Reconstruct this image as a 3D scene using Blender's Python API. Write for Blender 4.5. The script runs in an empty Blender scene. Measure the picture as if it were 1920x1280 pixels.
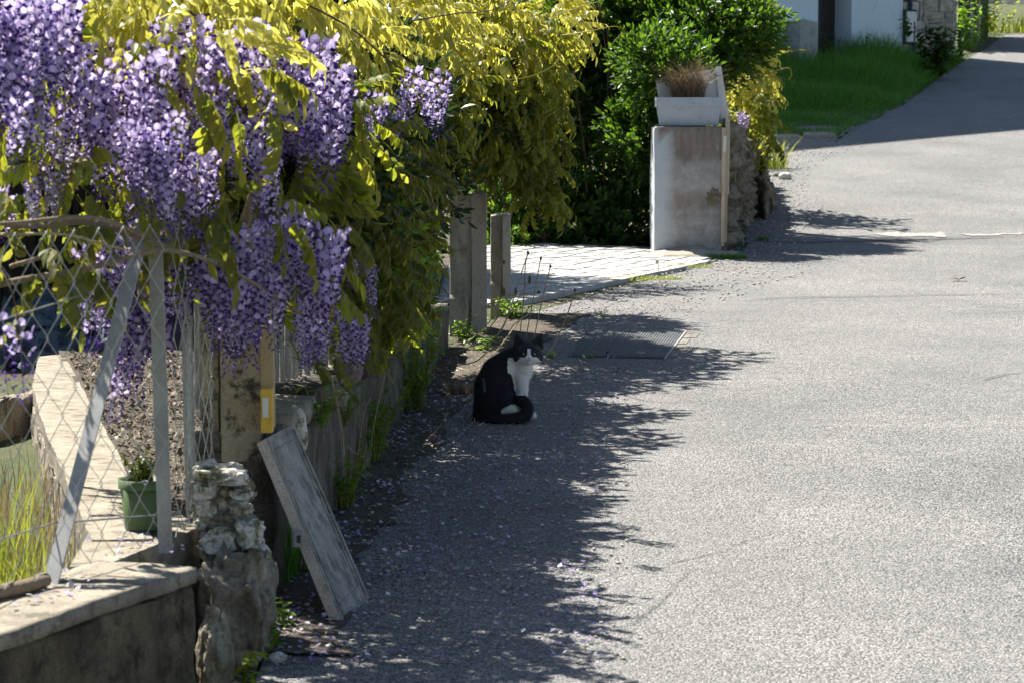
import bpy, bmesh, math, random
import numpy as np
from mathutils import Vector, Matrix, noise
random.seed(7); rng = np.random.default_rng(11)
R = math.radians
scene = bpy.context.scene
COL = scene.collection

# ---------------------------------------------------------------- camera, sky, sun, exposure
CAM_Z, PITCH, FPX = 1.55, R(4.6), 4516.0
cam_d = bpy.data.cameras.new('camera'); cam = bpy.data.objects.new('camera', cam_d); COL.objects.link(cam)
cam.location = (0, 0, CAM_Z); cam.rotation_euler = (R(90) - PITCH, 0, 0)
cam_d.sensor_width = 36; cam_d.lens = FPX / 1920 * 36; cam_d.clip_end = 600; cam_d.clip_start = .1
cam_d.dof.use_dof = True; cam_d.dof.focus_distance = 10.6; cam_d.dof.aperture_fstop = 9.5
scene.camera = cam

SUN_EL, SUN_AZ = R(56), R(-46)          # azimuth from +Y towards +X
world = bpy.data.worlds.new('World'); scene.world = world; world.use_nodes = True
wn = world.node_tree; wn.nodes.clear()
wo = wn.nodes.new('ShaderNodeOutputWorld'); bg = wn.nodes.new('ShaderNodeBackground')
sky = wn.nodes.new('ShaderNodeTexSky'); sky.sky_type = 'NISHITA'; sky.sun_disc = False
sky.sun_elevation = SUN_EL; sky.sun_rotation = SUN_AZ; sky.air_density = 1.0; sky.dust_density = .6
bg.inputs[1].default_value = .052
wn.links.new(sky.outputs[0], bg.inputs[0]); wn.links.new(bg.outputs[0], wo.inputs[0])
sun_d = bpy.data.lights.new('sun', 'SUN'); sun_d.energy = 5.0; sun_d.angle = R(.53); sun_d.color = (1, .95, .87)
sun = bpy.data.objects.new('sun', sun_d); COL.objects.link(sun)
sdir = Vector((math.sin(SUN_AZ) * math.cos(SUN_EL), math.cos(SUN_AZ) * math.cos(SUN_EL), math.sin(SUN_EL)))
sun.rotation_euler = sdir.to_track_quat('Z', 'Y').to_euler(); sun.location = sdir * 60
scene.view_settings.view_transform = 'Standard'; scene.view_settings.look = 'None'
scene.view_settings.gamma = 1; scene.view_settings.exposure = 1.5
scene.cycles.max_bounces = 8; scene.cycles.transparent_max_bounces = 8
scene.cycles.use_denoising = True

# ---------------------------------------------------------------- terrain profile and pixel helpers
_ky = [-20, 0, 18, 20, 22, 24, 27, 30, 35, 40, 50, 60, 80, 130, 400]
_kz = [-.8, 0, .72, .84, 1.0, 1.2, 1.53, 1.88, 2.45, 3.05, 4.15, 5.2, 7.0, 10, 16]
_yy = np.arange(-20, 400, .25); _zz = np.interp(_yy, _ky, _kz)
_zs = np.convolve(np.pad(_zz, 5, mode='edge'), np.ones(11) / 11, 'valid')
def zg(y): return float(np.interp(y, _yy, _zs))
def ray(px, py):
    u, v = (px - 960) / FPX, (640 - py) / FPX
    return Vector((u, math.cos(PITCH) + v * math.sin(PITCH), -math.sin(PITCH) + v * math.cos(PITCH)))
def P(px, py, d):
    r = ray(px, py); t = d / r.y
    return Vector((r.x * t, d, CAM_Z + r.z * t))
def G(px, py, off=0):
    r = ray(px, py); d = 3.0
    while d < 150:
        z = CAM_Z + r.z / r.y * d
        if z <= zg(d) + off: break
        d += .02
    return Vector((r.x / r.y * d, d, zg(d) + off))
def H(px, py, z):                      # point at absolute height z
    r = ray(px, py); t = (z - CAM_Z) / r.z
    return Vector((r.x * t, r.y * t, z))

# ---------------------------------------------------------------- materials
def srgb(*c): return tuple(((x / 255 + .055) / 1.055) ** 2.4 if x > 10 else x / 255 / 12.92 for x in c)
class NT:
    def __init__(s, name):
        s.m = bpy.data.materials.new(name); s.m.use_nodes = True; s.t = s.m.node_tree; s.t.nodes.clear()
        s.out = s.n('ShaderNodeOutputMaterial')
        s.pos = s.n('ShaderNodeNewGeometry').outputs['Position']
    def n(s, k, **kw):
        x = s.t.nodes.new(k)
        for a, b in kw.items(): setattr(x, a, b)
        return x
    def l(s, a, b): s.t.links.new(a, b)
    def setin(s, i, v):
        if hasattr(v, 'is_output') or isinstance(v, bpy.types.NodeSocket): s.l(v, i)
        else:
            if isinstance(v, tuple) and len(v) == 3 and i.type == 'RGBA': v = v + (1,)
            i.default_value = v
    def noise(s, scale, detail=6, rough=.6, vec=None, stretch=None):
        x = s.n('ShaderNodeTexNoise'); x.inputs['Scale'].default_value = scale
        x.inputs['Detail'].default_value = detail; x.inputs['Roughness'].default_value = rough
        v = vec or s.pos
        if stretch:
            m = s.n('ShaderNodeMapping'); m.inputs['Scale'].default_value = stretch; s.l(v, m.inputs[0]); v = m.outputs[0]
        s.l(v, x.inputs['Vector']); return x.outputs['Fac']
    def voro(s, scale, feature='F1', out='Distance', stretch=None):
        x = s.n('ShaderNodeTexVoronoi', feature=feature); x.inputs['Scale'].default_value = scale
        v = s.pos
        if stretch:
            m = s.n('ShaderNodeMapping'); m.inputs['Scale'].default_value = stretch; s.l(v, m.inputs[0]); v = m.outputs[0]
        s.l(v, x.inputs['Vector']); return x.outputs[out]
    def ramp(s, f, a, b, c1=(0, 0, 0), c2=(1, 1, 1)):
        x = s.n('ShaderNodeValToRGB'); x.color_ramp.elements[0].position = a; x.color_ramp.elements[1].position = b
        x.color_ramp.elements[0].color = c1 + (1,); x.color_ramp.elements[1].color = c2 + (1,)
        s.l(f, x.inputs[0]); return x.outputs[0]
    def mix(s, f, a, b, mode='MIX'):
        x = s.n('ShaderNodeMix', data_type='RGBA', blend_type=mode)
        s.setin(x.inputs[0], f); s.setin(x.inputs[6], a); s.setin(x.inputs[7], b); return x.outputs[2]
    def math(s, op, a, b=0.0):
        x = s.n('ShaderNodeMath', operation=op); s.setin(x.inputs[0], a); s.setin(x.inputs[1], b); return x.outputs[0]
    def bump(s, h, strength=.5, dist=.01, normal=None):
        x = s.n('ShaderNodeBump'); x.inputs['Strength'].default_value = strength; x.inputs['Distance'].default_value = dist
        s.l(h, x.inputs['Height'])
        if normal: s.l(normal, x.inputs['Normal'])
        return x.outputs[0]
    def pbr(s, color, rough=.85, normal=None, metal=0, spec=.4):
        b = s.n('ShaderNodeBsdfPrincipled'); s.setin(b.inputs['Base Color'], color); s.setin(b.inputs['Roughness'], rough)
        b.inputs['Metallic'].default_value = metal; b.inputs['Specular IOR Level'].default_value = spec
        if normal: s.l(normal, b.inputs['Normal'])
        s.l(b.outputs[0], s.out.inputs[0]); return s.m

def mottled(name, c1, c2, s1=6, c3=None, s3=2, t3=(.5, .62), bs=60, bstr=.5, bd=.006, rough=.9, stretch=None, metal=0, fine=.35, spec=.3):
    m = NT(name)
    f = m.ramp(m.noise(s1, 8, .65, stretch=stretch), .35, .68)
    c = m.mix(f, c1, c2)
    if c3: c = m.mix(m.ramp(m.noise(s3, 9, .72, stretch=stretch), *t3), c, c3)
    g = m.noise(bs * 2.2, 3, .6)
    c = m.mix(fine, c, m.ramp(g, .3, .7), 'OVERLAY')
    h = m.noise(bs, 8, .7, stretch=stretch)
    return m.pbr(c, rough, m.bump(h, bstr, bd), metal, spec)

def asphalt():
    m = NT('asphalt')
    v = m.n('ShaderNodeTexVoronoi'); v.inputs['Scale'].default_value = 135; m.l(m.pos, v.inputs['Vector'])
    cellc = v.outputs['Color']; dist = v.outputs['Distance']
    sep = m.n('ShaderNodeSeparateColor'); m.l(cellc, sep.inputs[0])
    stone = m.ramp(sep.outputs[0], .05, .95, (.12, .117, .112), (.40, .39, .375))
    tar = m.ramp(dist, .44, .70)
    c = m.mix(tar, stone, (.055, .055, .056))
    fine = m.ramp(m.noise(330, 3, .7), .3, .72, (.45, .45, .45), (1.5, 1.5, 1.5))
    c = m.mix(1.0, c, fine, 'MULTIPLY')
    big = m.ramp(m.noise(.9, 7, .62), .3, .72, (.70, .70, .71), (1.22, 1.21, 1.18))
    c = m.mix(1.0, c, big, 'MULTIPLY')
    worn = m.ramp(m.noise(1.1, 6, .7, stretch=(.35, 2.2, 1)), .60, .76)
    c = m.mix(m.math('MULTIPLY', worn, .35), c, (.36, .35, .33))
    blot = m.ramp(m.noise(2.6, 10, .8), .60, .70)
    c = m.mix(m.math('MULTIPLY', blot, .35), c, (.07, .07, .072))
    spots = m.ramp(m.voro(7.5), .0, .035, (1, 1, 1), (0, 0, 0))
    c = m.mix(m.math('MULTIPLY', spots, .7), c, (.05, .05, .05))
    wheel = m.ramp(m.noise(.55, 4, .5, stretch=(1.6, .22, 1)), .42, .62)
    c = m.mix(m.math('MULTIPLY', wheel, .28), c, (.17, .165, .158))
    hsum = m.math('ADD', m.math('MULTIPLY', dist, -1.0), m.math('MULTIPLY', m.noise(300, 2, .5), .5))
    mid = m.ramp(m.noise(28, 6, .75), .3, .7, (.86, .86, .86), (1.14, 1.14, 1.13))
    c = m.mix(1.0, c, mid, 'MULTIPLY')
    n1 = m.bump(hsum, .9, .007)
    n2 = m.bump(m.noise(9, 5, .6), .35, .02, n1)
    return m.pbr(c, .78, n2, 0, .45)

def leafmat(name, refl, trans, refl2=None, trans2=None, f=.5, rough=.42):
    m = NT(name); m_ = m
    rnd = m.n('ShaderNodeNewGeometry').outputs['Random Per Island']
    oi = m.n('ShaderNodeObjectInfo').outputs['Random']
    k = m.math('FRACT', m.math('ADD', rnd, oi))
    refl2 = refl2 or tuple(x * .6 for x in refl); trans2 = trans2 or tuple(x * .6 for x in trans)
    cr = m.mix(k, refl, refl2); ct = m.mix(k, trans, trans2)
    p = m.n('ShaderNodeBsdfPrincipled'); m.l(cr, p.inputs['Base Color']); p.inputs['Roughness'].default_value = rough
    p.inputs['Specular IOR Level'].default_value = .45
    t = m.n('ShaderNodeBsdfTranslucent'); m.l(ct, t.inputs[0])
    x = m.n('ShaderNodeMixShader'); x.inputs[0].default_value = f
    m.l(p.outputs[0], x.inputs[1]); m.l(t.outputs[0], x.inputs[2]); m.l(x.outputs[0], m.out.inputs[0]); return m.m

def petalmat(name, f=.45, dark=1.0):
    m = NT(name)
    a = m.n('ShaderNodeAttribute'); a.attribute_name = 'Col'
    oi = m.n('ShaderNodeObjectInfo').outputs['Random']
    rnd = m.n('ShaderNodeNewGeometry').outputs['Random Per Island']
    sc = m.ramp(m.math('FRACT', m.math('ADD', rnd, oi)), 0, 1, (.5 * dark,) * 3, (1.15 * dark,) * 3)
    c = m.mix(1.0, a.outputs['Color'], sc, 'MULTIPLY')
    p = m.n('ShaderNodeBsdfPrincipled'); m.l(c, p.inputs['Base Color']); p.inputs['Roughness'].default_value = .8; p.inputs['Specular IOR Level'].default_value = .2
    t = m.n('ShaderNodeBsdfTranslucent'); m.l(c, t.inputs[0])
    x = m.n('ShaderNodeMixShader'); x.inputs[0].default_value = f
    m.l(p.outputs[0], x.inputs[1]); m.l(t.outputs[0], x.inputs[2]); m.l(x.outputs[0], m.out.inputs[0]); return m.m

def attrmat(name, rough=.8, spec=.3):
    m = NT(name); a = m.n('ShaderNodeAttribute'); a.attribute_name = 'Col'
    return m.pbr(a.outputs['Color'], rough, None, 0, spec)

M = {}
M['asphalt'] = asphalt()
M['soil'] = mottled('soil', (.05, .041, .03), (.11, .09, .066), 9, (.16, .14, .115), 25, (.58, .66), 90, .8, .01)
M['meadow'] = mottled('meadow_ground', (.075, .07, .04), (.06, .10, .025), 2.5, (.12, .10, .065), 7, (.52, .66), 60, .9, .02)
M['gravelly'] = mottled('gravelly', (.17, .155, .13), (.30, .28, .25), 30, (.09, .085, .075), 12, (.52, .6), 110, .9, .012)
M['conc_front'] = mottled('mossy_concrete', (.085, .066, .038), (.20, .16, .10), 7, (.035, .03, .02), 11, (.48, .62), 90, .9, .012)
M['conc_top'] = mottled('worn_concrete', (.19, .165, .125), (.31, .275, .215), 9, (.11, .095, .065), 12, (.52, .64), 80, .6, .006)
M['conc_post'] = mottled('stained_concrete', (.40, .33, .22), (.30, .24, .16), 8, (.07, .055, .04), 14, (.49, .585), 120, .7, .005)
M['conc_mid'] = mottled('grey_concrete', (.27, .235, .19), (.38, .335, .28), 7, (.14, .12, .095), 9, (.52, .7), 120, .6, .004, stretch=(1, 1, .35))
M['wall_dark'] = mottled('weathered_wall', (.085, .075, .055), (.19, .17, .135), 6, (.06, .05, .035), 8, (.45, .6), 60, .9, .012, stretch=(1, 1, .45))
M['rock_white'] = mottled('limestone', (.44, .40, .33), (.66, .62, .54), 14, (.12, .12, .04), 16, (.50, .60), 50, .7, .006)
M['rock_grey'] = mottled('grey_rock', (.17, .145, .105), (.33, .29, .22), 9, (.12, .11, .04), 8, (.54, .66), 40, .9, .012)
M['rock_brown'] = mottled('brown_rock', (.16, .125, .085), (.28, .235, .17), 9, (.07, .055, .035), 12, (.48, .62), 50, .9, .02)
M['galv'] = mottled('galvanised_steel', (.24, .235, .225), (.34, .335, .32), 14, (.22, .16, .12), 8, (.56, .68), 140, .25, .002, .6, metal=.12, fine=.15, spec=.5)
M['wire'] = mottled('wire', (.30, .30, .29), (.45, .45, .43), 30, None, bs=200, bstr=.1, rough=.42, metal=.5, fine=.1, spec=.5)
M['yellow'] = mottled('yellow_paint', (.72, .46, .06), (.60, .36, .05), 20, (.35, .22, .05), 18, (.62, .75), 150, .2, .002, .55, fine=.15)
M['cream'] = mottled('yellowed_wood', (.44, .34, .18), (.34, .26, .14), 12, (.25, .17, .07), 9, (.55, .7), 120, .3, .003, .6, stretch=(3, 3, .4), fine=.2)
M['white_label'] = mottled('white_label', (.70, .70, .66), (.6, .6, .56), 20, None, bs=100, bstr=.1, fine=.1)
M['plaster'] = mottled('weathered_board', (.25, .235, .20), (.38, .365, .325), 12, (.14, .135, .12), 16, (.47, .60), 90, .7, .004, stretch=(1, 1, .6))
M['plaster_edge'] = mottled('board_edge', (.46, .39, .31), (.56, .49, .41), 9, (.25, .2, .15), 16, (.6, .7), 90, .4, .003)
M['pot'] = mottled('green_plastic', (.07, .105, .038), (.095, .14, .052), 8, None, bs=60, bstr=.1, rough=.5, fine=.1)
M['pillar'] = None
M['planter'] = mottled('grey_planter', (.36, .41, .45), (.43, .47, .50), 9, (.30, .32, .33), 14, (.55, .7), 120, .15, .002, .7, fine=.12)
M['white_pl'] = mottled('white_planter', (.62, .60, .55), (.72, .71, .68), 6, (.48, .45, .4), 9, (.6, .75), 100, .15, .002, .6, fine=.1)
M['wood'] = mottled('weathered_wood', (.42, .34, .24), (.55, .46, .35), 12, (.25, .19, .12), 14, (.55, .7), 100, .5, .003, stretch=(3, 3, .3))
M['bark'] = mottled('bark', (.19, .14, .09), (.30, .24, .16), 20, (.12, .09, .06), 20, (.5, .65), 120, .8, .006)
M['twig'] = mottled('twig', (.07, .05, .035), (.13, .1, .06), 20, None, bs=120, bstr=.4)
M['deadstalk'] = mottled('dry_stalk', (.40, .34, .18), (.28, .22, .12), 20, None, bs=120, bstr=.3)
M['greenstalk'] = leafmat('green_stalk', (.28, .30, .05), (.55, .5, .06))
M['deadgrass'] = leafmat('dead_grass', (.30, .215, .13), (.32, .23, .12), f=.3)
M['iron'] = mottled('cover_iron', (.085, .09, .095), (.13, .135, .14), 12, (.16, .13, .1), 10, (.6, .7), 120, .4, .002, .6, fine=.2, metal=.2)
M['stucco'] = mottled('pale_stucco', (.58, .685, .74), (.64, .74, .79), 2.2, (.40, .44, .45), 3, (.58, .75), 55, .45, .006, fine=.15)
M['stucco_dirty'] = mottled('dirty_stucco', (.40, .38, .34), (.52, .5, .46), 3, (.27, .25, .22), 2, (.5, .65), 30, .5, .01)
M['boxgrey'] = mottled('grey_box', (.33, .33, .30), (.42, .42, .40), 5, (.22, .22, .20), 6, (.5, .65), 50, .4, .004)
M['darkwood'] = mottled('dark_door', (.025, .022, .02), (.05, .045, .04), 9, None, bs=60, bstr=.4, stretch=(3, 3, .4), rough=.6)
M['pipe'] = mottled('dark_pipe', (.03, .05, .075), (.05, .07, .1), 9, None, bs=60, bstr=.1, rough=.5)
M['pale_rough_wood'] = mottled('weathered_bank', (.34, .29, .22), (.52, .45, .36), 10, (.17, .14, .10), 10, (.50, .62), 45, 1.0, .02, stretch=(1.6, 1.6, .3))
M['tarp'] = mottled('blue_grey_tarp', (.05, .07, .085), (.08, .11, .13), 4, None, bs=20, bstr=.3, bd=.02, rough=.55, fine=.1)
M['tarp_pale'] = mottled('pale_tarp', (.18, .23, .26), (.26, .31, .33), 5, None, bs=20, bstr=.3, bd=.02, rough=.55, fine=.1)
M['dark_timber'] = mottled('dark_timber', (.02, .018, .015), (.04, .035, .028), 8, None, bs=60, bstr=.5, stretch=(3, 3, .4))
M['reed'] = mottled('reed', (.30, .29, .26), (.42, .40, .36), 30, None, bs=120, bstr=.3)
M['paver'] = mottled('paver', (.33, .32, .30), (.46, .45, .43), 7, (.26, .25, .24), 11, (.55, .7), 120, .4, .003)
M['mortar'] = mottled('mortar', (.17, .16, .14), (.25, .24, .21), 20, (.07, .09, .03), 14, (.55, .65), 100, .5, .004)
M['kerb'] = mottled('kerb_concrete', (.38, .36, .33), (.50, .48, .45), 9, (.24, .23, .21), 12, (.55, .7), 120, .5, .004)
M['repair'] = mottled('pale_patch', (.36, .34, .31), (.30, .285, .26), 14, (.17, .165, .16), 30, (.46, .56), 120, .5, .004)
M['tar'] = mottled('crack', (.04, .04, .042), (.07, .07, .072), 20, None, bs=120, bstr=.6)
M['nearblack'] = mottled('void', (.012, .012, .01), (.02, .018, .015), 9, None, bs=30, bstr=.3)
# foliage
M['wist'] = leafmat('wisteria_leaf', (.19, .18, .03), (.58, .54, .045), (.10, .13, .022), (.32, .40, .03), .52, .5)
M['wist_shade'] = leafmat('shaded_wisteria_leaf', (.15, .135, .032), (.42, .38, .045), (.075, .10, .02), (.20, .27, .025), .5, .55)  # darker leaf copy, shade put into its colour for lower and inner foliage
M['wist_sun'] = leafmat('sunlit_wisteria_leaf', (.42, .40, .12), (.85, .80, .16), (.24, .24, .05), (.66, .62, .08), .5, .3)  # lighter glossier leaf copy, sun glare put into its colour for the canopy top
M['hedge'] = leafmat('hedge_leaf', (.035, .085, .012), (.20, .36, .02), (.016, .042, .008), (.08, .18, .01), .45)
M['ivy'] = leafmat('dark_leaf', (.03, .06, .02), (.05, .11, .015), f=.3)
M['weed'] = leafmat('weed_leaf', (.11, .22, .022), (.36, .58, .04), (.07, .15, .018), (.22, .42, .03), .48)
M['weed_bright'] = leafmat('bright_weed_leaf', (.22, .32, .03), (.62, .72, .05), f=.5)
M['grass'] = leafmat('grass_blade', (.07, .21, .02), (.22, .50, .03), (.04, .12, .012), (.09, .2, .02), .4)
M['grass_yel'] = leafmat('yellow_grass_blade', (.2, .25, .04), (.5, .55, .06), (.14, .17, .03), (.3, .34, .04), .45)
M['bushleaf'] = leafmat('bush_leaf', (.03, .075, .015), (.09, .2, .02), (.02, .05, .01), (.05, .11, .015), .4)
M['petal'] = petalmat('wisteria_petal', .5, 1.35)
M['petal_old'] = petalmat('fallen_petal', .25)
M['litter'] = attrmat('litter')
M['fur'] = attrmat('fur', .65, .25)
M['eye'] = mottled('cat_eye', (.30, .34, .20), (.38, .42, .24), 30, None, bs=60, bstr=0, rough=.15, fine=.05, spec=.6)
M['pupil'] = mottled('pupil', (.005, .005, .005), (.01, .01, .01), 9, None, bs=9, bstr=0, rough=.1, fine=0)
M['nose'] = mottled('cat_nose', (.03, .02, .02), (.05, .03, .03), 9, None, bs=60, bstr=0, rough=.4)
M['clock'] = leafmat('seed_head', (.75, .74, .70), (.7, .7, .65), f=.5)
M['whisker'] = mottled('whisker', (.7, .7, .7), (.8, .8, .8), 9, None, bs=9, bstr=0, rough=.4)

def pillar_mat():
    m = NT('painted_render')
    base = m.mix(m.ramp(m.noise(5, 8, .65), .35, .65), (.28, .275, .262), (.42, .415, .40))
    tc = m.n('ShaderNodeTexCoord').outputs['Object']
    sp = m.n('ShaderNodeSeparateXYZ'); m.l(tc, sp.inputs[0]); x, z = sp.outputs[0], sp.outputs[2]
    nz = m.noise(5, 9, .8, vec=tc)
    zz = m.math('ADD', z, m.math('MULTIPLY', m.math('SUBTRACT', nz, .5), .42))
    xx = m.math('ADD', x, m.math('MULTIPLY', m.math('SUBTRACT', m.noise(6, 8, .7, vec=tc), .5), .10))
    right = m.ramp(xx, .07, .17)                 # pale painted strip stays along the left edge
    right = m.math('MAXIMUM', right, m.math('MULTIPLY', m.ramp(zz, .84, .92), m.ramp(xx, .0, .05)))
    top = m.ramp(zz, .66, .74)
    mid = m.math('MULTIPLY', m.ramp(zz, .24, .36), m.ramp(m.math('MULTIPLY', zz, -1.0), 0, 1))
    bandf = m.n('ShaderNodeMapRange'); m.l(zz, bandf.inputs[0]); bandf.inputs[1].default_value = .26; bandf.inputs[2].default_value = .36
    bandf2 = m.n('ShaderNodeMapRange'); m.l(zz, bandf2.inputs[0]); bandf2.inputs[1].default_value = .54; bandf2.inputs[2].default_value = .44
    band = m.math('MULTIPLY', m.math('MULTIPLY', bandf.outputs[0], bandf2.outputs[0]), .75)
    stain = m.math('MULTIPLY', m.math('MAXIMUM', m.math('MAXIMUM', top, band), m.math('MULTIPLY', m.ramp(m.noise(9, 9, .8, vec=tc), .44, .58), .6)), right)
    brown = m.mix(m.ramp(m.noise(7, 9, .75, vec=tc, stretch=(2.5, 1, .5)), .35, .65), (.27, .215, .18), (.13, .10, .085))
    c = m.mix(m.math('MULTIPLY', stain, .92), base, brown)
    c = m.mix(m.math('MULTIPLY', m.math('SUBTRACT', 1.0, right), .7), c, (.47, .52, .56))
    speck = m.ramp(m.noise(38, 6, .8), .58, .68)
    c = m.mix(m.math('MULTIPLY', speck, .35), c, (.70, .69, .67))
    dk = m.ramp(m.noise(14, 9, .8), .60, .70)
    c = m.mix(m.math('MULTIPLY', dk, .4), c, (.16, .15, .14))
    return m.pbr(c, .9, m.bump(m.noise(60, 8, .7), .5, .006), 0, .3)
M['pillar'] = pillar_mat()

# ---------------------------------------------------------------- mesh helpers
def link(o, parent=None):
    COL.objects.link(o)
    if parent is not None: o.parent = parent
    return o
def tag(o, label=None, cat=None, group=None, kind=None):
    if label: o['label'] = label
    if cat: o['category'] = cat
    if group: o['group'] = group
    if kind: o['kind'] = kind
    return o
def empty(name, loc, label, cat, group=None, rz=0):
    o = bpy.data.objects.new(name, None); o.location = loc; o.rotation_euler = (0, 0, rz); o.empty_display_size = .1
    link(o); return tag(o, label, cat, group)
def tri_mesh(name, V, F, C=None, smooth=False):
    V = np.asarray(V, dtype=np.float32).reshape(-1, 3); F = np.asarray(F, dtype=np.int32).reshape(-1, 3)
    me = bpy.data.meshes.new(name); me.vertices.add(len(V)); me.vertices.foreach_set('co', V.ravel())
    me.loops.add(F.size); me.loops.foreach_set('vertex_index', F.ravel())
    me.polygons.add(len(F)); me.polygons.foreach_set('loop_start', np.arange(0, F.size, 3, dtype=np.int32))
    me.polygons.foreach_set('loop_total', np.full(len(F), 3, dtype=np.int32))
    me.polygons.foreach_set('use_smooth', np.full(len(F), smooth))
    if C is not None:
        a = me.color_attributes.new('Col', 'FLOAT_COLOR', 'POINT'); C = np.asarray(C, dtype=np.float32)
        if C.shape[1] == 3: C = np.hstack([C, np.ones((len(C), 1), np.float32)])
        a.data.foreach_set('color', C.ravel())
    me.update(); me.validate(); return me
def mobj(name, me, m, parent=None, world_to=None):
    me.materials.clear(); me.materials.append(m)
    o = bpy.data.objects.new(name, me); link(o, parent); return o
def ob(name, V, F, m, parent=None, C=None, smooth=False):
    """vertices are in world space; re-based on the parent's location"""
    V = np.asarray(V, dtype=np.float32).reshape(-1, 3)
    if parent is not None:
        p = parent; off = np.zeros(3)
        while p is not None: off = off + np.array(p.location); p = p.parent
        V = V - off
    return mobj(name, tri_mesh(name, V, F, C, smooth), m, parent)
def root(name, V, F, m, label, cat, group=None, C=None, smooth=False, base=None):
    V = np.asarray(V, dtype=np.float32).reshape(-1, 3)
    b = np.array(base) if base is not None else np.array([V[:, 0].mean(), V[:, 1].mean(), V[:, 2].min()])
    o = mobj(name, tri_mesh(name, V - b, F, C, smooth), m); o.location = b
    return tag(o, label, cat, group)
def merge(parts):
    Vs, Fs, n = [], [], 0
    for V, F in parts:
        V = np.asarray(V, float).reshape(-1, 3); Vs.append(V); Fs.append(np.asarray(F).reshape(-1, 3) + n); n += len(V)
    return np.vstack(Vs), np.vstack(Fs)
def quads(Q):
    Q = np.asarray(Q).reshape(-1, 4); return np.vstack([Q[:, [0, 1, 2]], Q[:, [0, 2, 3]]])
def tube(pts, rad, seg=6, cap=True):
    pts = [Vector(p) for p in pts]; n = len(pts)
    if not hasattr(rad, '__len__'): rad = [rad] * n
    V = []; F = []
    up = Vector((0, 0, 1)); prev = None
    for i, p in enumerate(pts):
        t = (pts[min(i + 1, n - 1)] - pts[max(i - 1, 0)]).normalized()
        if prev is None: a = t.cross(up if abs(t.z) < .9 else Vector((1, 0, 0))).normalized()
        else: a = (prev - t * prev.dot(t)).normalized()
        prev = a; b = t.cross(a)
        for k in range(seg):
            w = 2 * math.pi * k / seg; V.append(p + (a * math.cos(w) + b * math.sin(w)) * rad[i])
    for i in range(n - 1):
        for k in range(seg):
            q = [i * seg + k, i * seg + (k + 1) % seg, (i + 1) * seg + (k + 1) % seg, (i + 1) * seg + k]
            F += [[q[0], q[1], q[2]], [q[0], q[2], q[3]]]
    if cap:
        for s, r in ((0, 1), (n - 1, -1)):
            for k in range(1, seg - 1):
                f = [s * seg, s * seg + k + 1, s * seg + k]; F.append(f if r == 1 else f[::-1])
    return np.array([tuple(v) for v in V]), np.array(F)
def spline(ctrl, n=16):
    c = [Vector(p) for p in ctrl]; c = [c[0] * 2 - c[1]] + c + [c[-1] * 2 - c[-2]]; out = []
    segs = len(c) - 3
    for s in range(segs):
        p0, p1, p2, p3 = c[s:s + 4]; m = max(2, n // segs)
        for i in range(m + (s == segs - 1)):
            t = i / m
            out.append(.5 * ((2 * p1) + (p2 - p0) * t + (2 * p0 - 5 * p1 + 4 * p2 - p3) * t * t + (3 * p1 - p0 - 3 * p2 + p3) * t ** 3))
    return out
def prism(poly, z0, z1):
    """vertical prism over a CCW polygon of (x, y)"""
    n = len(poly); V = [(x, y, z0) for x, y in poly] + [(x, y, z1) for x, y in poly]; F = []
    for i in range(n):
        j = (i + 1) % n; F += [[i, j, n + j], [i, n + j, n + i]]
    for i in range(1, n - 1): F += [[n, n + i, n + i + 1], [0, i + 1, i]]
    return np.array(V, float), np.array(F)
def hexa(b, t):
    """box from 4 bottom and 4 top corners (same winding, CCW from above)"""
    V = np.array([tuple(p) for p in b] + [tuple(p) for p in t], float)
    F = quads([[3, 2, 1, 0], [4, 5, 6, 7], [0, 1, 5, 4], [1, 2, 6, 5], [2, 3, 7, 6], [3, 0, 4, 7]]); return V, F
def box(c, s, rz=0):
    x, y, z = s[0] / 2, s[1] / 2, s[2] / 2; ca, sa = math.cos(rz), math.sin(rz)
    q = [(-x, -y), (x, -y), (x, y), (-x, y)]; q = [(c[0] + a * ca - b * sa, c[1] + a * sa + b * ca) for a, b in q]
    return hexa([(a, b, c[2] - z) for a, b in q], [(a, b, c[2] + z) for a, b in q])
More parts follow.
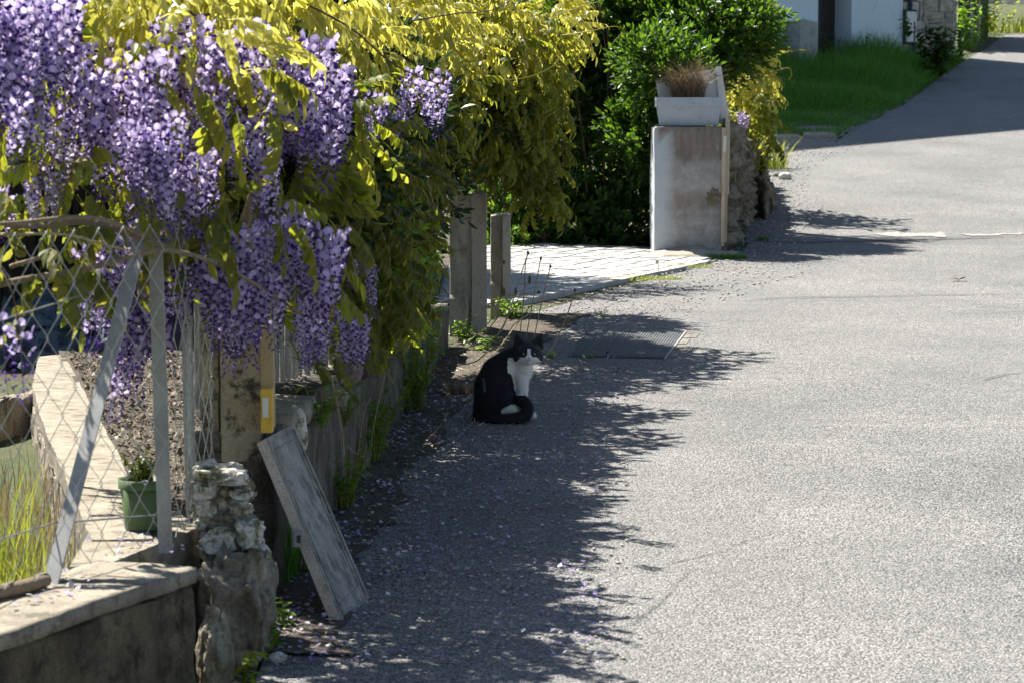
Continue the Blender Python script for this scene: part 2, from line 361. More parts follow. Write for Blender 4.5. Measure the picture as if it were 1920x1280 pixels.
def rough_hexa(b, t, res=.03, amp=.008, freq=12, big=0, bigf=2.5, bevel=0, seed=0):
    """a subdivided box whose faces are displaced by noise"""
    b = [Vector(p) for p in b]; t = [Vector(p) for p in t]
    lx = (b[1] - b[0]).length; ly = (b[3] - b[0]).length; lz = (t[0] - b[0]).length
    nx, ny, nz = [max(1, min(90, int(round(l / res)))) for l in (lx, ly, lz)]
    idx = {}; V = []; F = []
    def vid(i, j, k):
        key = (i, j, k)
        if key not in idx:
            u, v, w = i / nx, j / ny, k / nz
            lo = b[0] * (1 - u) * (1 - v) + b[1] * u * (1 - v) + b[2] * u * v + b[3] * (1 - u) * v
            hi = t[0] * (1 - u) * (1 - v) + t[1] * u * (1 - v) + t[2] * u * v + t[3] * (1 - u) * v
            p = lo.lerp(hi, w)
            if bevel:
                cen = (b[0] + b[1] + b[2] + b[3] + t[0] + t[1] + t[2] + t[3]) / 8
                k_ = (i in (0, nx)) + (j in (0, ny)) + (k in (0, nz))
                if k_ >= 2: p = p + (cen - p).normalized() * bevel * (k_ - 1)
            q = p + Vector((seed * 3.1, seed * 1.7, seed))
            p = p + noise.noise_vector(q * freq) * amp
            if big: p = p + noise.noise_vector(q * bigf) * big
            idx[key] = len(V); V.append(tuple(p))
        return idx[key]
    def face(a, b_, c, d): F.append([a, b_, c]); F.append([a, c, d])
    for i in range(nx):
        for j in range(ny):
            face(vid(i, j, 0), vid(i, j + 1, 0), vid(i + 1, j + 1, 0), vid(i + 1, j, 0))
            face(vid(i, j, nz), vid(i + 1, j, nz), vid(i + 1, j + 1, nz), vid(i, j + 1, nz))
    for i in range(nx):
        for k in range(nz):
            face(vid(i, 0, k), vid(i + 1, 0, k), vid(i + 1, 0, k + 1), vid(i, 0, k + 1))
            face(vid(i, ny, k), vid(i, ny, k + 1), vid(i + 1, ny, k + 1), vid(i + 1, ny, k))
    for j in range(ny):
        for k in range(nz):
            face(vid(0, j, k), vid(0, j, k + 1), vid(0, j + 1, k + 1), vid(0, j + 1, k))
            face(vid(nx, j, k), vid(nx, j + 1, k), vid(nx, j + 1, k + 1), vid(nx, j, k + 1))
    return np.array(V), np.array(F)
_ico = {}
def ico(sub):
    if sub not in _ico:
        bm = bmesh.new(); bmesh.ops.create_icosphere(bm, subdivisions=sub, radius=1)
        _ico[sub] = (np.array([v.co[:] for v in bm.verts]), np.array([[v.index for v in f.verts] for f in bm.faces])); bm.free()
    return _ico[sub]
def rockgeo(c, s, sub=3, amp=.25, freq=1.6, seed=0, flat=None, rz=0, boxy=0):
    V, F = ico(sub); out = []
    for v in V:
        v = Vector(v); q = v * freq + Vector((seed * 7.3, seed * 3.7, seed * 1.3))
        d = 1 + amp * noise.fractal(q, 1, 2, 4) + amp * .5 * (noise.cell(q * 1.3) - .5)
        if boxy: v = Vector([math.copysign(abs(a) ** (1 - boxy), a) for a in v])
        p = Vector((v.x * s[0], v.y * s[1], v.z * s[2])) * d
        p.rotate(Matrix.Rotation(rz, 3, 'Z')); out.append(tuple(p + Vector(c)))
    return np.array(out), F
def frames(pos, d, up):
    """Nx3x3 bases: local +Y along d, local +Z near up"""
    d = d / np.linalg.norm(d, axis=1, keepdims=True)
    x = np.cross(d, up); n = np.linalg.norm(x, axis=1, keepdims=True); x = np.where(n < 1e-4, [[1, 0, 0]], x / np.maximum(n, 1e-6))
    z = np.cross(x, d); return np.stack([x, d, z], axis=2)
def scatter(variants, pos, B, sc, pick):
    """instances of variants (V,F[,C]) placed by bases -> one V,F,C"""
    Vs, Fs, Cs, off = [], [], [], 0
    for k, va in enumerate(variants):
        sel = np.where(pick == k)[0]
        if not len(sel): continue
        V, F = np.asarray(va[0]), np.asarray(va[1])
        W = np.einsum('nij,vj->nvi', B[sel] * sc[sel, None, None], V) + pos[sel, None, :]
        Vs.append(W.reshape(-1, 3)); n = len(V)
        Fs.append((F[None] + (np.arange(len(sel)) * n)[:, None, None]).reshape(-1, 3) + off); off += n * len(sel)
        if len(va) > 2: Cs.append(np.tile(va[2], (len(sel), 1)))
    return np.vstack(Vs), np.vstack(Fs), (np.vstack(Cs) if Cs else None)
def place(me, name, m, parent, p, B, s):
    o = bpy.data.objects.new(name, me)
    link(o, parent); b = Vector(p) - Vector(parent.location)
    o.matrix_local = Matrix.Translation(b) @ Matrix([list(B[0]), list(B[1]), list(B[2])]).to_4x4() @ Matrix.Scale(s, 4)
    return o

# ---------------------------------------------------------------- ground, road, drive
def fn(x, y, f=1.0, o=0): return noise.noise(Vector((x * f, y * f, o)))
# left edge of the asphalt, found once from the place's plan
edge_px = [(470, 1330), (500, 1215), (560, 1060), (640, 930), (700, 860), (745, 790), (830, 700), (905, 640), (1000, 588), (1160, 542), (1330, 497), (1400, 470), (1400, 430), (1400, 385), (1420, 352), (1430, 320), (1470, 296), (1560, 272), (1590, 250), (1640, 225), (1700, 193), (1750, 155), (1800, 120), (1850, 92), (1885, 66)]
EDGE = [G(*p) for p in edge_px]
EDGE = [Vector((-1.3, -4, 0)), Vector((-1.15, 3, 0))] + EDGE + [Vector((EDGE[-1].x + 30, EDGE[-1].y + 25, 0))]
ey = []; 
for p in EDGE:
    ey.append(p.y if not ey else max(p.y, ey[-1] + .02))
ex = [p.x for p in EDGE]
def edge_x(y): return float(np.interp(y, ey, ex))
ys = np.concatenate([np.arange(-6, 30, .12), np.arange(30, 60, .3), np.arange(60, 100, 2.5)])
# terrain sheet out to the horizon
gx = np.concatenate([[-260, -120, -60, -30, -15], np.arange(-8, 14.1, .5), [20, 30, 60, 120, 260]])
gy = np.concatenate([[-20, -12], np.arange(-6, 62, .5), np.arange(64, 100, 4), [120, 160, 220, 300, 380]])
V = [(x, y, zg(y) - .012 + .01 * fn(x, y, 1.1)) for y in gy for x in gx]
n = len(gx); F = quads([[j * n + i, j * n + i + 1, (j + 1) * n + i + 1, (j + 1) * n + i] for j in range(len(gy) - 1) for i in range(n - 1)])
g = mobj('ground', tri_mesh('ground', V, F, smooth=True), M['meadow']); tag(g, kind='structure')
NC = 46; V = []; 
for y in ys:
    xl = edge_x(y) + .035 * fn(0, y, 5) + .02 * fn(0, y, 17, 4)
    xr = xl + 22
    for i in range(NC):
        u = (i / (NC - 1)) ** 2.2
        V.append((xl + (xr - xl) * u, y, zg(y) + .004 + .006 * fn(xl + 22 * u, y, .8) * min(1, u * 20)))
F = quads([[j * NC + i, j * NC + i + 1, (j + 1) * NC + i + 1, (j + 1) * NC + i] for j in range(len(ys) - 1) for i in range(NC - 1)])
road = mobj('road', tri_mesh('road', V, F, smooth=True), M['asphalt']); tag(road, kind='structure')
# cracks and patches lie 4 mm above as thin sheets
def strip(name, pts, w, m, off=.010, jag=.4, parent=None):
    V = []; pts = spline(pts, len(pts) * 14)
    for i, p in enumerate(pts):
        t = (pts[min(i + 1, len(pts) - 1)] - pts[max(i - 1, 0)]); nrm = Vector((-t.y, t.x, 0)).normalized()
        ww = w * (1 + jag * 2 * fn(p.x, p.y, 9, 3)) * (.25 + .75 * min(1, 6 * min(i, len(pts) - 1 - i) / len(pts)))
        j = nrm * fn(p.x, p.y, 6, 8) * w * 1.2
        for s in (-1, 1):
            q = p + j + nrm * s * ww / 2; V.append((q.x, q.y, zg(q.y) + off))
    F = quads([[2 * i, 2 * i + 1, 2 * i + 3, 2 * i + 2] for i in range(len(pts) - 1)])
    V = np.array(V); o = mobj(name, tri_mesh(name, V, F), m)
    if parent is not None: o.parent = parent
    else: tag(o, kind='structure')
    return o
strip('road_crack', [G(1390, 566), G(1480, 561), G(1600, 559), G(1750, 556), G(1925, 553)], .016, M['tar'])
strip('road_crack', [G(1400, 452), G(1500, 457), G(1700, 452), G(1925, 446)], .035, M['tar'])
strip('road_crack', [G(1840, 716), G(1880, 706), G(1925, 700)], .008, M['tar'])
strip('road_patch', [G(1640, 440), G(1700, 443), G(1780, 441)], .30, M['repair'], .008)
strip('road_patch', [G(1800, 441), G(1860, 441), G(1935, 440)], .13, M['repair'], .008)
for a, b, y in ((1500, 700, 240), (1560, 760, 232)):
    strip('road_crack', [G(1480 + a * 0, 238), G(1530, 236), G(1580, 232)], .05, M['tar'])
    break
# gravelly shoulder along the left of the asphalt
def band(name, y0, y1, w0, w1, m, off, step=.12, cols=10, inner=.0):
    V = []; yv = np.arange(y0, y1, step)
    for k, y in enumerate(yv):
        e = edge_x(y) + .06 * fn(3, y, 4, 2); f = k / len(yv)
        w = (w0 + (w1 - w0) * f) * (1 + .5 * fn(0, y, 2.5, 7))
        for i in range(cols):
            x = e - w + (w + inner) * i / (cols - 1); V.append((x, y, zg(y) + off + .012 * fn(x, y, 6, 1)))
    F = quads([[j * cols + i, j * cols + i + 1, (j + 1) * cols + i + 1, (j + 1) * cols + i] for j in range(len(yv) - 1) for i in range(cols - 1)])
    return tag(mobj(name, tri_mesh(name, V, F, smooth=True), m), kind='structure')
V = []; yv = np.arange(6.1, 14.2, .06)  # dirt along the wall foot, widened so its dark colour deepens the shade
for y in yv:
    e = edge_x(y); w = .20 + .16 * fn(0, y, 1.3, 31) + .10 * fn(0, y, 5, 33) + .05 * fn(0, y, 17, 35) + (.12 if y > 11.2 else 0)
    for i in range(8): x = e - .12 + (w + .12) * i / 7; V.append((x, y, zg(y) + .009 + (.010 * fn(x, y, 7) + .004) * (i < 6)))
tag(mobj('wall_foot_dirt_shade', tri_mesh('wall_foot_dirt_shade', V, quads([[j * 8 + i, j * 8 + i + 1, (j + 1) * 8 + i + 1, (j + 1) * 8 + i] for j in range(len(yv) - 1) for i in range(7)]), smooth=True), M['soil']), kind='structure')
band('gravel_shoulder', 19.5, 34, .9, 1.4, M['gravelly'], .0, inner=-.02)

# paved drive behind the two posts
A = G(945, 576); B = G(1335, 494)
du = (B - A); du.z = 0; L = du.length; du.normalize(); dv = Vector((-du.y, du.x, 0))
drv = empty('driveway', (A.x, A.y, zg(A.y)), None, None); drv['kind'] = 'structure'
def dz(p, off=0): return Vector((p.x, p.y, zg(p.y) + off))
nu, nv = 24, 16; V = []
for j in range(nv):
    for i in range(nu):
        p = A + du * (L + .9) * (i / (nu - 1)) + dv * (.09 + 3.9 * j / (nv - 1)); V.append(tuple(dz(p, .007)))
ob('mortar_bed', V, quads([[j * nu + i, j * nu + i + 1, (j + 1) * nu + i + 1, (j + 1) * nu + i] for j in range(nv - 1) for i in range(nu - 1)]), M['mortar'], drv)
pw, pd = .31, .165; pv = []
for k in range(4):
    Vp, Fp = rough_hexa([(-pw / 2 + .004, -pd / 2 + .004, -.03), (pw / 2 - .004, -pd / 2 + .004, -.03), (pw / 2 - .004, pd / 2 - .004, -.03), (-pw / 2 + .004, pd / 2 - .004, -.03)],
                        [(-pw / 2 + .009, -pd / 2 + .009, .018), (pw / 2 - .009, -pd / 2 + .009, .018), (pw / 2 - .009, pd / 2 - .009, .018), (-pw / 2 + .009, pd / 2 - .009, .018)], .1, .003, 9, seed=k)
    pv.append(tri_mesh('paver', Vp, Fp)); pv[-1].materials.append(M['paver'])
ang = math.atan2(du.y, du.x); cnt = 0
for j in range(19):
    for i in range(17):
        u = .1 + pw * (i + (.5 if j % 2 else 0)); v = .19 + pd * j
        if u > L + .75: continue
        p = dz(A + du * u + dv * v, .0 + random.uniform(-.002, .002))
        o = bpy.data.objects.new('paver', random.choice(pv)); link(o, drv); o.location = p - drv.location
        o.rotation_mode = 'QUATERNION'; o.rotation_quaternion = Vector((random.uniform(-.008, .008), -.04 + random.uniform(-.008, .008), 1)).normalized().rotation_difference(Vector((0, 0, 1))).inverted() @ Matrix.Rotation(ang + random.uniform(-.01, .01), 3, 'Z').to_quaternion(); cnt += 1
nseg = 8
for k in range(nseg):
    a = A + du * (L * k / nseg); b = A + du * (L * (k + .985) / nseg); w = dv * .085
    q = [a, b, b + w, a + w]
    Vp, Fp = rough_hexa([dz(x, -.03) for x in q], [dz(x, .021) for x in q], .06, .004, 14, seed=k)
    ob('kerb_stone', Vp, Fp, M['kerb'], drv)
# mortar fillet at the pillar foot
pf = [G(1215, 492), G(1300, 497), G(1400, 468), G(1380, 452)]

# ---------------------------------------------------------------- leaf shapes
def leaflet(L=.055, W=.021, fold=.25, droop=.25):
    V = [(0, 0, 0)]; pts = [(.28, .85), (.6, .92), (.85, .45)]
    for t, w in pts:
        z = -droop * L * t * t
        V += [(-W / 2 * w, L * t, z + fold * W * w * .5), (0, L * t, z), (W / 2 * w, L * t, z + fold * W * w * .5)]
    V.append((0, L, -droop * L))
    F = [[0, 2, 1], [0, 3, 2]]
    for k in range(2):
        a = 1 + 3 * k; b = a + 3
        F += [[a, a + 1, b + 1], [a, b + 1, b], [a + 1, a + 2, b + 2], [a + 1, b + 2, b + 1]]
    F += [[7, 8, 10], [8, 9, 10]]
    return np.array(V, float), np.array(F)
def rotm(ax, ang): return np.array(Matrix.Rotation(ang, 3, ax))
def compound(n=5, L=.22, ll=.06, seed=0, hang=.9):
    """pinnate leaf: rachis along +Y curving down, leaflets hanging from it"""
    r = random.Random(seed); parts = []
    def rp(t): return np.array([.01 * math.sin(t * 5 + seed), L * t * (1 - .12 * t), -L * .42 * t * t])
    parts.append(tube([rp(t) for t in (0, .33, .66, 1)], [.0016, .0013, .001, .0007], 3, False))
    for k in range(n):
        t = .25 + .72 * k / n
        for s in (-1, 1):
            V, F = leaflet(ll * r.uniform(.8, 1.1) * (1 - .25 * abs(t - .55)), ll * .47 * r.uniform(.85, 1.15), r.uniform(.1, .4), r.uniform(.1, .5))
            az = s * r.uniform(.75, 1.15); V = V @ rotm('X', -hang * r.uniform(.6, 1.25)).T @ rotm('Z', -az).T
            parts.append((V + rp(t + r.uniform(-.02, .02)), F))
    V, F = leaflet(ll * 1.1, ll * .4, .25, .3); parts.append((V @ rotm('X', -hang).T + rp(1), F))
    return merge(parts)
CL = [compound(6, .20, .055, 1, .9), compound(6, .22, .058, 2, 1.1), compound(5, .17, .052, 3, .8), compound(6, .20, .060, 4, 1.3)]
CLme = []
def leafset(V_F, m):
    me = tri_mesh('leaf', *V_F); me.materials.append(m); return me
CLme = {k: [leafset(c, M[k]) for c in CL] for k in ('wist', 'wist_shade', 'wist_sun')}
def sprig(n=9, L=.16, ll=.042, seed=0, wr=.45, curl=.2):
    """a leafy shoot: simple leaves set round a twig along +Y"""
    r = random.Random(seed); parts = [tube([(0, 0, 0), (0, L * .5, .004), (0, L, -.004)], [.0016, .0012, .0006], 3, False)]
    for k in range(n):
        t = .12 + .88 * k / n; az = k * 2.4 + r.uniform(-.3, .3); V, F = leaflet(ll * r.uniform(.75, 1.15), ll * wr * r.uniform(.85, 1.15), .3, curl)
        V = V @ rotm('X', r.uniform(.5, 1.1)).T @ rotm('Y', az).T
        parts.append((V + np.array([0, L * t, 0]), F))
    return merge(parts)
SP = [sprig(9, .16, .045, s) for s in range(5)]

def sample_blob(c, r, n, shell=.35):
    d = rng.normal(size=(n, 3)); d /= np.linalg.norm(d, axis=1, keepdims=True)
    rad = rng.random(n) ** shell
    return np.array(c) + d * np.array(r) * rad[:, None], d
def px_blob(px, py, d, rx, ry, rd):
    c = P(px, py, d); return (c.x, c.y, c.z), (rx / FPX * d, rd, ry / FPX * d)
def leaf_cloud(blobs, down=.35, toward=(.25, -.35, 0), spread=.8):
    """blobs: (px, py, depth, rx px, ry px, rd m, count, key)"""
    P_, D_, K_ = [], [], []
    for px, py, d, rx, ry, rd, n, key in blobs:
        c, r = px_blob(px, py, d, rx, ry, rd); p, o = sample_blob(c, r, n)
        dr = o * .8 + np.array(toward) + rng.normal(size=p.shape) * spread * .5; dr[:, 2] -= down
        P_.append(p); D_.append(dr); K_ += [key] * n
    return np.vstack(P_), np.vstack(D_), np.array(K_)
def build_leaves(parent, blobs, nobj=290, smin=.72, smax=1.1, **kw):
    p, d, k = leaf_cloud(blobs, **kw); n = len(p)
    up = np.tile([0, 0, 1.], (n, 1)) + rng.normal(size=(n, 3)) * .35
    Bm = frames(None, d, up); s = rng.uniform(smin, smax, n); pick = rng.integers(0, len(CL), n)
    # single objects for the leaves nearest the camera side and the road
    inview = np.array([(lambda r: -50 < r[0] < 1970 and -20 < r[1] < 1300)(proj(q)) for q in p])
    score = p[:, 1] - 1.2 * p[:, 0] + np.where(inview, 0, 50) + rng.random(n) * .5
    o_idx = np.argsort(score)[:nobj]; single = np.zeros(n, bool); single[o_idx] = True
    for i in o_idx: place(CLme[k[i]][pick[i]], 'leaf', M[k[i]], parent, p[i], Bm[i], s[i])
    for key in sorted(set(k)):
        sel = (~single) & (k == key)
        if not sel.any(): continue
        V, F, _ = scatter(CL, p[sel], Bm[sel], s[sel], pick[sel])
        o = ob('leaf_mass', V, F, M[key], parent); tag(o, kind='stuff')
def proj(q):
    x, y, z = q[0], q[1], q[2] - CAM_Z
    f = y * math.cos(PITCH) - z * math.sin(PITCH); u = y * math.sin(PITCH) + z * math.cos(PITCH)
    if f < .1: return (-9999, -9999)
    return (960 + FPX * x / f, 640 - FPX * u / f)
def sprigs(name, parent, blobs, m, variants=None, smin=.7, smax=1.3, down=0, spread=.7, toward=(.1, -.3, .2)):
    va = variants or SP; p, d, k = leaf_cloud([b + ('x',) for b in blobs], down, toward, spread); n = len(p)
    up = np.tile([0, 0, 1.], (n, 1)) + rng.normal(size=(n, 3)) * .5
    V, F, _ = scatter(va, p, frames(None, d, up), rng.uniform(smin, smax, n), rng.integers(0, len(va), n))
    o = ob(name, V, F, m, parent); tag(o, kind='stuff'); return o

# ---------------------------------------------------------------- near wall, rocks, fence
WT = .563
wdir = Vector((-.30, -.78, 0)).normalized(); wn_ = Vector((wdir.y, -wdir.x, 0))      # wn_ points to the garden side
if wn_.x > 0: wn_ = -wn_
W0 = H(372, 1062, WT)
def wall_block(name, p0, p1, nrm, th, z0, z1, m, res=.03, amp=.008, freq=14, big=.012, seed=0, bev=.01, lab=None, cat='wall', z1b=None):
    q = [p0, p1, p1 + nrm * th, p0 + nrm * th]
    z1b = z1 if z1b is None else z1b
    bt = [Vector((p.x, p.y, z0)) for p in q]; tp = [Vector((q[0].x, q[0].y, z1)), Vector((q[1].x, q[1].y, z1b)), Vector((q[2].x, q[2].y, z1b)), Vector((q[3].x, q[3].y, z1))]
    nn = (p1 - p0).cross(nrm)
    if nn.z < 0: bt = [bt[1], bt[0], bt[3], bt[2]]; tp = [tp[1], tp[0], tp[3], tp[2]]
    return rough_hexa(bt, tp, res, amp, freq, big, 3, bev, seed)
near = empty('low_wall', (W0.x, W0.y, zg(W0.y)), 'low mossy concrete wall with sunlit top under the chain link fence', 'wall')
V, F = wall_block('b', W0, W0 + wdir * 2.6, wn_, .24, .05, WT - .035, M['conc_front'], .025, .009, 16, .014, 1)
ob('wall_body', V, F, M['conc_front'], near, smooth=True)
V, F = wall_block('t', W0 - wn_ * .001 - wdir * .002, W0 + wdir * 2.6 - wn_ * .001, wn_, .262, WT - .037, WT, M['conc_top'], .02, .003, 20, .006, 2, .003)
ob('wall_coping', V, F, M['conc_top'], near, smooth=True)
# widening slab where the pot stands
q = [H(372, 1050, WT), H(300, 985, WT), H(215, 990, WT), H(150, 1060, WT)]
pad = [W0 + wn_ * .24, H(375, 990, WT - .01), H(330, 960, WT - .01), H(190, 960, WT - .01), H(130, 1065, WT - .01)]
V, F = prism([(p.x, p.y) for p in pad][::1], .1, WT - .006)
ar = sum(pad[i].x * pad[(i + 1) % 5].y - pad[(i + 1) % 5].x * pad[i].y for i in range(5))
if ar < 0: V, F = prism([(p.x, p.y) for p in pad][::-1], .1, WT - .006)
ob('wall_pad', V, F, M['conc_top'], near)

def rock(name, px, py, d, rx, ry, rd, m, label=None, cat='rock', parent=None, amp=.25, freq=1.5, seed=0, sub=4, rz=0, group=None, sm=True, boxy=0):
    c = P(px, py, d); V, F = rockgeo(c, (rx / FPX * d, rd, ry / FPX * d), sub, amp, freq, seed, rz=rz, boxy=boxy)
    if parent is not None: return ob(name, V, F, m, parent, smooth=sm)
    return root(name, V, F, m, label, cat, group, smooth=sm)
rock('boulder', 450, 1135, 6.16, 68, 120, .17, M['rock_grey'], 'large mossy boulder at the end of the low wall, below the white stones', amp=.24, freq=2.0, seed=3, sub=5, boxy=.35)
rock('boulder', 402, 1235, 5.80, 36, 95, .08, M['rock_grey'], 'pale creased rock at the foot of the big boulder, against the wall end', amp=.22, seed=9, sub=5)
# heap of white stones round the foot of the post
heap = empty('stone_heap', tuple(P(415, 1010, 6.25)), 'heap of white mossy stones stacked on the boulder before the concrete post', 'stones')
k = 0
rs = random.Random(5)
for row, (yy0, x0, x1, nn, sz) in enumerate([(1030, 392, 492, 6, 21), (1005, 380, 486, 7, 19), (982, 372, 476, 7, 17), (960, 368, 470, 8, 15), (940, 366, 468, 8, 14), (922, 366, 466, 8, 14), (905, 368, 464, 7, 14), (888, 368, 450, 6, 15), (876, 372, 420, 3, 15)]):
    for i in range(nn):
        px = x0 + (x1 - x0) * (i + .5) / nn + rs.uniform(-8, 8); py = yy0 + rs.uniform(-9, 9) + (8 if i == nn - 1 else 0)
        for dd in ((6.22, 6.34) if row < 4 else (6.26,)):
            rock('stone', px, py, dd, sz * rs.uniform(.6, 1.2), sz * rs.uniform(.55, 1.1), .035, M['rock_white'] if rs.random() < .75 else M['rock_grey'], parent=heap, amp=.4, freq=1.2, seed=k, sub=2, rz=rs.uniform(0, 3), sm=False, boxy=.2); k += 1

for j, (px, py, rx, ry) in enumerate([(392, 884, 30, 15), (430, 893, 34, 14), (385, 915, 20, 20), (452, 925, 20, 12), (380, 950, 18, 20), (415, 1010, 34, 24), (468, 1000, 22, 30)]):
    rock('stone', px, py, 6.17, rx, ry, .05, M['rock_white'], parent=heap, amp=.34, freq=1.9, seed=80 + j, sub=3, boxy=.35, sm=False)
# concrete fence posts (near)
def post_at(name, px0, px1, pyt, d, dep, zb, m, label, cat='post', lean=0, poly=None, amp=.003, group=None, seed=0):
    xl = P(px0, pyt, d).x; xr = P(px1, pyt, d).x; zt = P(px0, pyt, d).z
    b = [(xl, d, zb), (xr, d, zb), (xr, d + dep, zb), (xl, d + dep, zb)]; t = [(x + lean, y, zt) for x, y, _ in b]
    V, F = rough_hexa(b, t, .025, amp, 20, .004, 3, .006, seed); return root(name, V, F, m, label, cat, group, smooth=False)
pst = post_at('concrete_post', 411, 489, 545, 6.75, .13, .2, M['conc_post'], 'blackened yellowish concrete post behind the heap of white stones')
post_at('concrete_post', 374, 407, 575, 6.82, .16, .2, M['conc_post'], 'narrow concrete post left of the blackened post, joint between them', seed=4)
# yellowed timber post with yellow box
yp = empty('timber_post', tuple(P(500, 820, 6.74)), 'narrow yellowed timber post beside the blackened concrete post', 'post')
b = P(490, 735, 6.74); t = P(488, 600, 6.74); w = 23 / FPX * 6.74
V, F = hexa([(b.x, 6.74, b.z - .1), (b.x + w, 6.74, b.z - .1), (b.x + w, 6.79, b.z - .1), (b.x, 6.79, b.z - .1)], [(t.x, 6.74, t.z), (t.x + w, 6.74, t.z), (t.x + w, 6.79, t.z), (t.x, 6.79, t.z)])
ob('post_timber', V, F, M['cream'], yp)
yb = empty('yellow_box', tuple(P(502, 808, 6.70)), 'small bright yellow box with a white label on the timber post', 'box')
c = P(501, 768, 6.705); V, F = box(c, (20 / FPX * 6.9, .05, 80 / FPX * 6.9)); ob('box_body', V, F, M['yellow'], yb)
c = P(498, 763, 6.675); V, F = box(c, (10 / FPX * 6.9, .012, 36 / FPX * 6.9)); ob('box_label', V, F, M['white_label'], yb)

# steel angle posts
def angle(name, p0, p1, w, label, facing, th=.004, cat='fence post'):
    """L-profile from p0 (foot) to p1 (top): one flange faces the road, the other turned back"""
    p0, p1 = Vector(p0), Vector(p1); ax = (p1 - p0).normalized(); a = Vector(facing); a = (a - ax * a.dot(ax)).normalized(); b = ax.cross(a)
    prof = [(0, 0), (w, 0), (w, th), (th, th), (th, w), (0, w)]
    n = 6; V = []; F = []
    for p in (p0, p1):
        for u, v in prof: V.append(tuple(p + a * u + b * v))
    for i in range(n):
        j = (i + 1) % n; F += [[i, j, n + j], [i, n + j, n + i]]
    for q in ([0, 1, 2], [0, 2, 3], [0, 3, 4], [0, 4, 5]):
        F.append(q[::-1]); F.append([x + n for x in q])
    o = root(name, V, F, M['galv'], label, cat, base=p0)
    return o
f1 = H(297, 1036, WT - .01); t1 = P(272, 300, f1.y + .02)
angle('steel_post', f1, t1, .038, 'upright grey steel angle post on the wall, left of the white stones', (1, -.35, 0))
f2 = H(78, 1100, WT - .01); t2 = P(262, 400, f1.y - .03)
angle('steel_brace', f2, t2, .040, 'leaning grey steel brace propped from the wall against the upright post', (1, -.45, 0), cat='brace')
f3 = Vector((P(350, 1005, 6.45).x, 6.45, .50)); t3 = P(338, 560, 6.45)
angle('steel_post', f3, t3, .03, 'short grey steel post just left of the white stones', (1, -.2, 0))
# pipe on the wall top
pp = empty('pipe', tuple(H(10, 1120, WT)), 'weathered pipe lying on the wall top at the foot of the brace', 'pipe')
V, F = tube(spline([H(-160, 1150, WT + .015), H(-40, 1118, WT + .018), H(40, 1100, WT + .018), H(84, 1086, WT + .016)], 14), .017, 10); ob('pipe_length', V, F, M['bark'], pp, smooth=True)

# chain link
def chainlink(label, A, B, z0, z1, pitch=.056, wob=.0, zb=None, swerve=0):
    A, B = Vector(A), Vector(B); d = (B - A); L = d.length; d.normalize(); nrm = Vector((d.y, -d.x, 0))
    rt = empty('chain_link_fence', (A.x, A.y, z0), label, 'fence')
    n = int(L / pitch); rows = int((z1 - z0) / pitch)
    mes = []
    for ph in (0, 1):
        pts = []
        for j in range(rows + 1):
            s = (j + ph) % 2
            pts.append(d * (pitch * s * 1.03) + nrm * (.0022 if s else -.0022) + Vector((0, 0, j * pitch)))
        V, F = tube(pts, .00125, 4, False); me = tri_mesh('wire', V, F, smooth=True); me.materials.append(M['wire']); mes.append(me)
    for i in range(n):
        o = bpy.data.objects.new('wire', mes[i % 2]); link(o, rt)
        o.location = d * (i * pitch) + nrm * (wob * math.sin(i * .55 + swerve)); o.rotation_euler = (wob * .7 * math.sin(i * .8), 0, 0)
    return rt, d, L
fa = chainlink('diamond mesh fence on the wall between brace and upright steel post', H(312, 1000, WT + .1) * 1, H(312, 1000, WT + .1) + wdir * 1.35, WT + .085, 1.42, .056, .006)
rt = fa[0]
a = P(-150, 660, 5.0); b = P(180, 543, 5.62)
for q in ([P(-150, 662, 4.9), P(0, 601, 5.3), P(172, 548, 5.66)], [P(-100, 1050, 5.0), P(0, 1010, 5.3), P(100, 980, 5.5), P(290, 965, 5.85)]):
    V, F = tube(q, .0024, 5); ob('tension_wire', V, F, M['wire'], rt, smooth=True)
q0 = Vector((P(330, 900, 5.95).x, 5.95, 0)); q1 = Vector((P(400, 900, 6.85).x, 6.85, 0))
fb = chainlink('diamond mesh fence running back from the steel post to the blackened post', q0, q1, WT + .02, 1.42, .05, .012)

# leaning board
brd = empty('leaning_board', tuple(G(655, 1160)), 'weathered grey board with a raised border leaning against the post', 'board')
L0 = G(640, 1170, .0); L1 = G(690, 1122, .0); T0 = P(497, 822, L0.y + .18); T1 = P(547, 795, L1.y + .16)
ax = (T0 - L0); wv = (L1 - L0); nrm = wv.cross(ax).normalized()
if nrm.x < 0 and nrm.y > 0: nrm = -nrm
th = .028
def bp(u, v, w): return L0 * (1 - u) * (1 - v) + L1 * u * (1 - v) + T1 * u * v + T0 * (1 - u) * v - nrm * (th - w)
if (nrm.y > 0): nrm = -nrm
V, F = rough_hexa([bp(0, 0, 0), bp(1, 0, 0), bp(1, 1, 0), bp(0, 1, 0)], [bp(0, 0, th), bp(1, 0, th), bp(1, 1, th), bp(0, 1, th)], .014, .0015, 40, seed=2)
ob('board_face', V, F, M['plaster'], brd)
def bar(u0, u1, v0, v1, h=.005):
    V, F = rough_hexa([bp(u0, v0, th - .001), bp(u1, v0, th - .001), bp(u1, v1, th - .001), bp(u0, v1, th - .001)], [bp(u0, v0, th + h), bp(u1, v0, th + h), bp(u1, v1, th + h), bp(u0, v1, th + h)], .02, .001, 30)
    return V, F
for q in ((.0, 1, .0, .012, .006), (.0, 1, .975, 1, .006), (.0, .05, .012, .975, .006), (.95, 1, .012, .975, .006), (.13, .87, .075, .085, .004), (.13, .87, .915, .925, .004), (.10, .13, .075, .925, .004), (.87, .90, .075, .925, .004)):
    V, F = bar(*q); ob('border_strip', V, F, M['plaster'], brd)
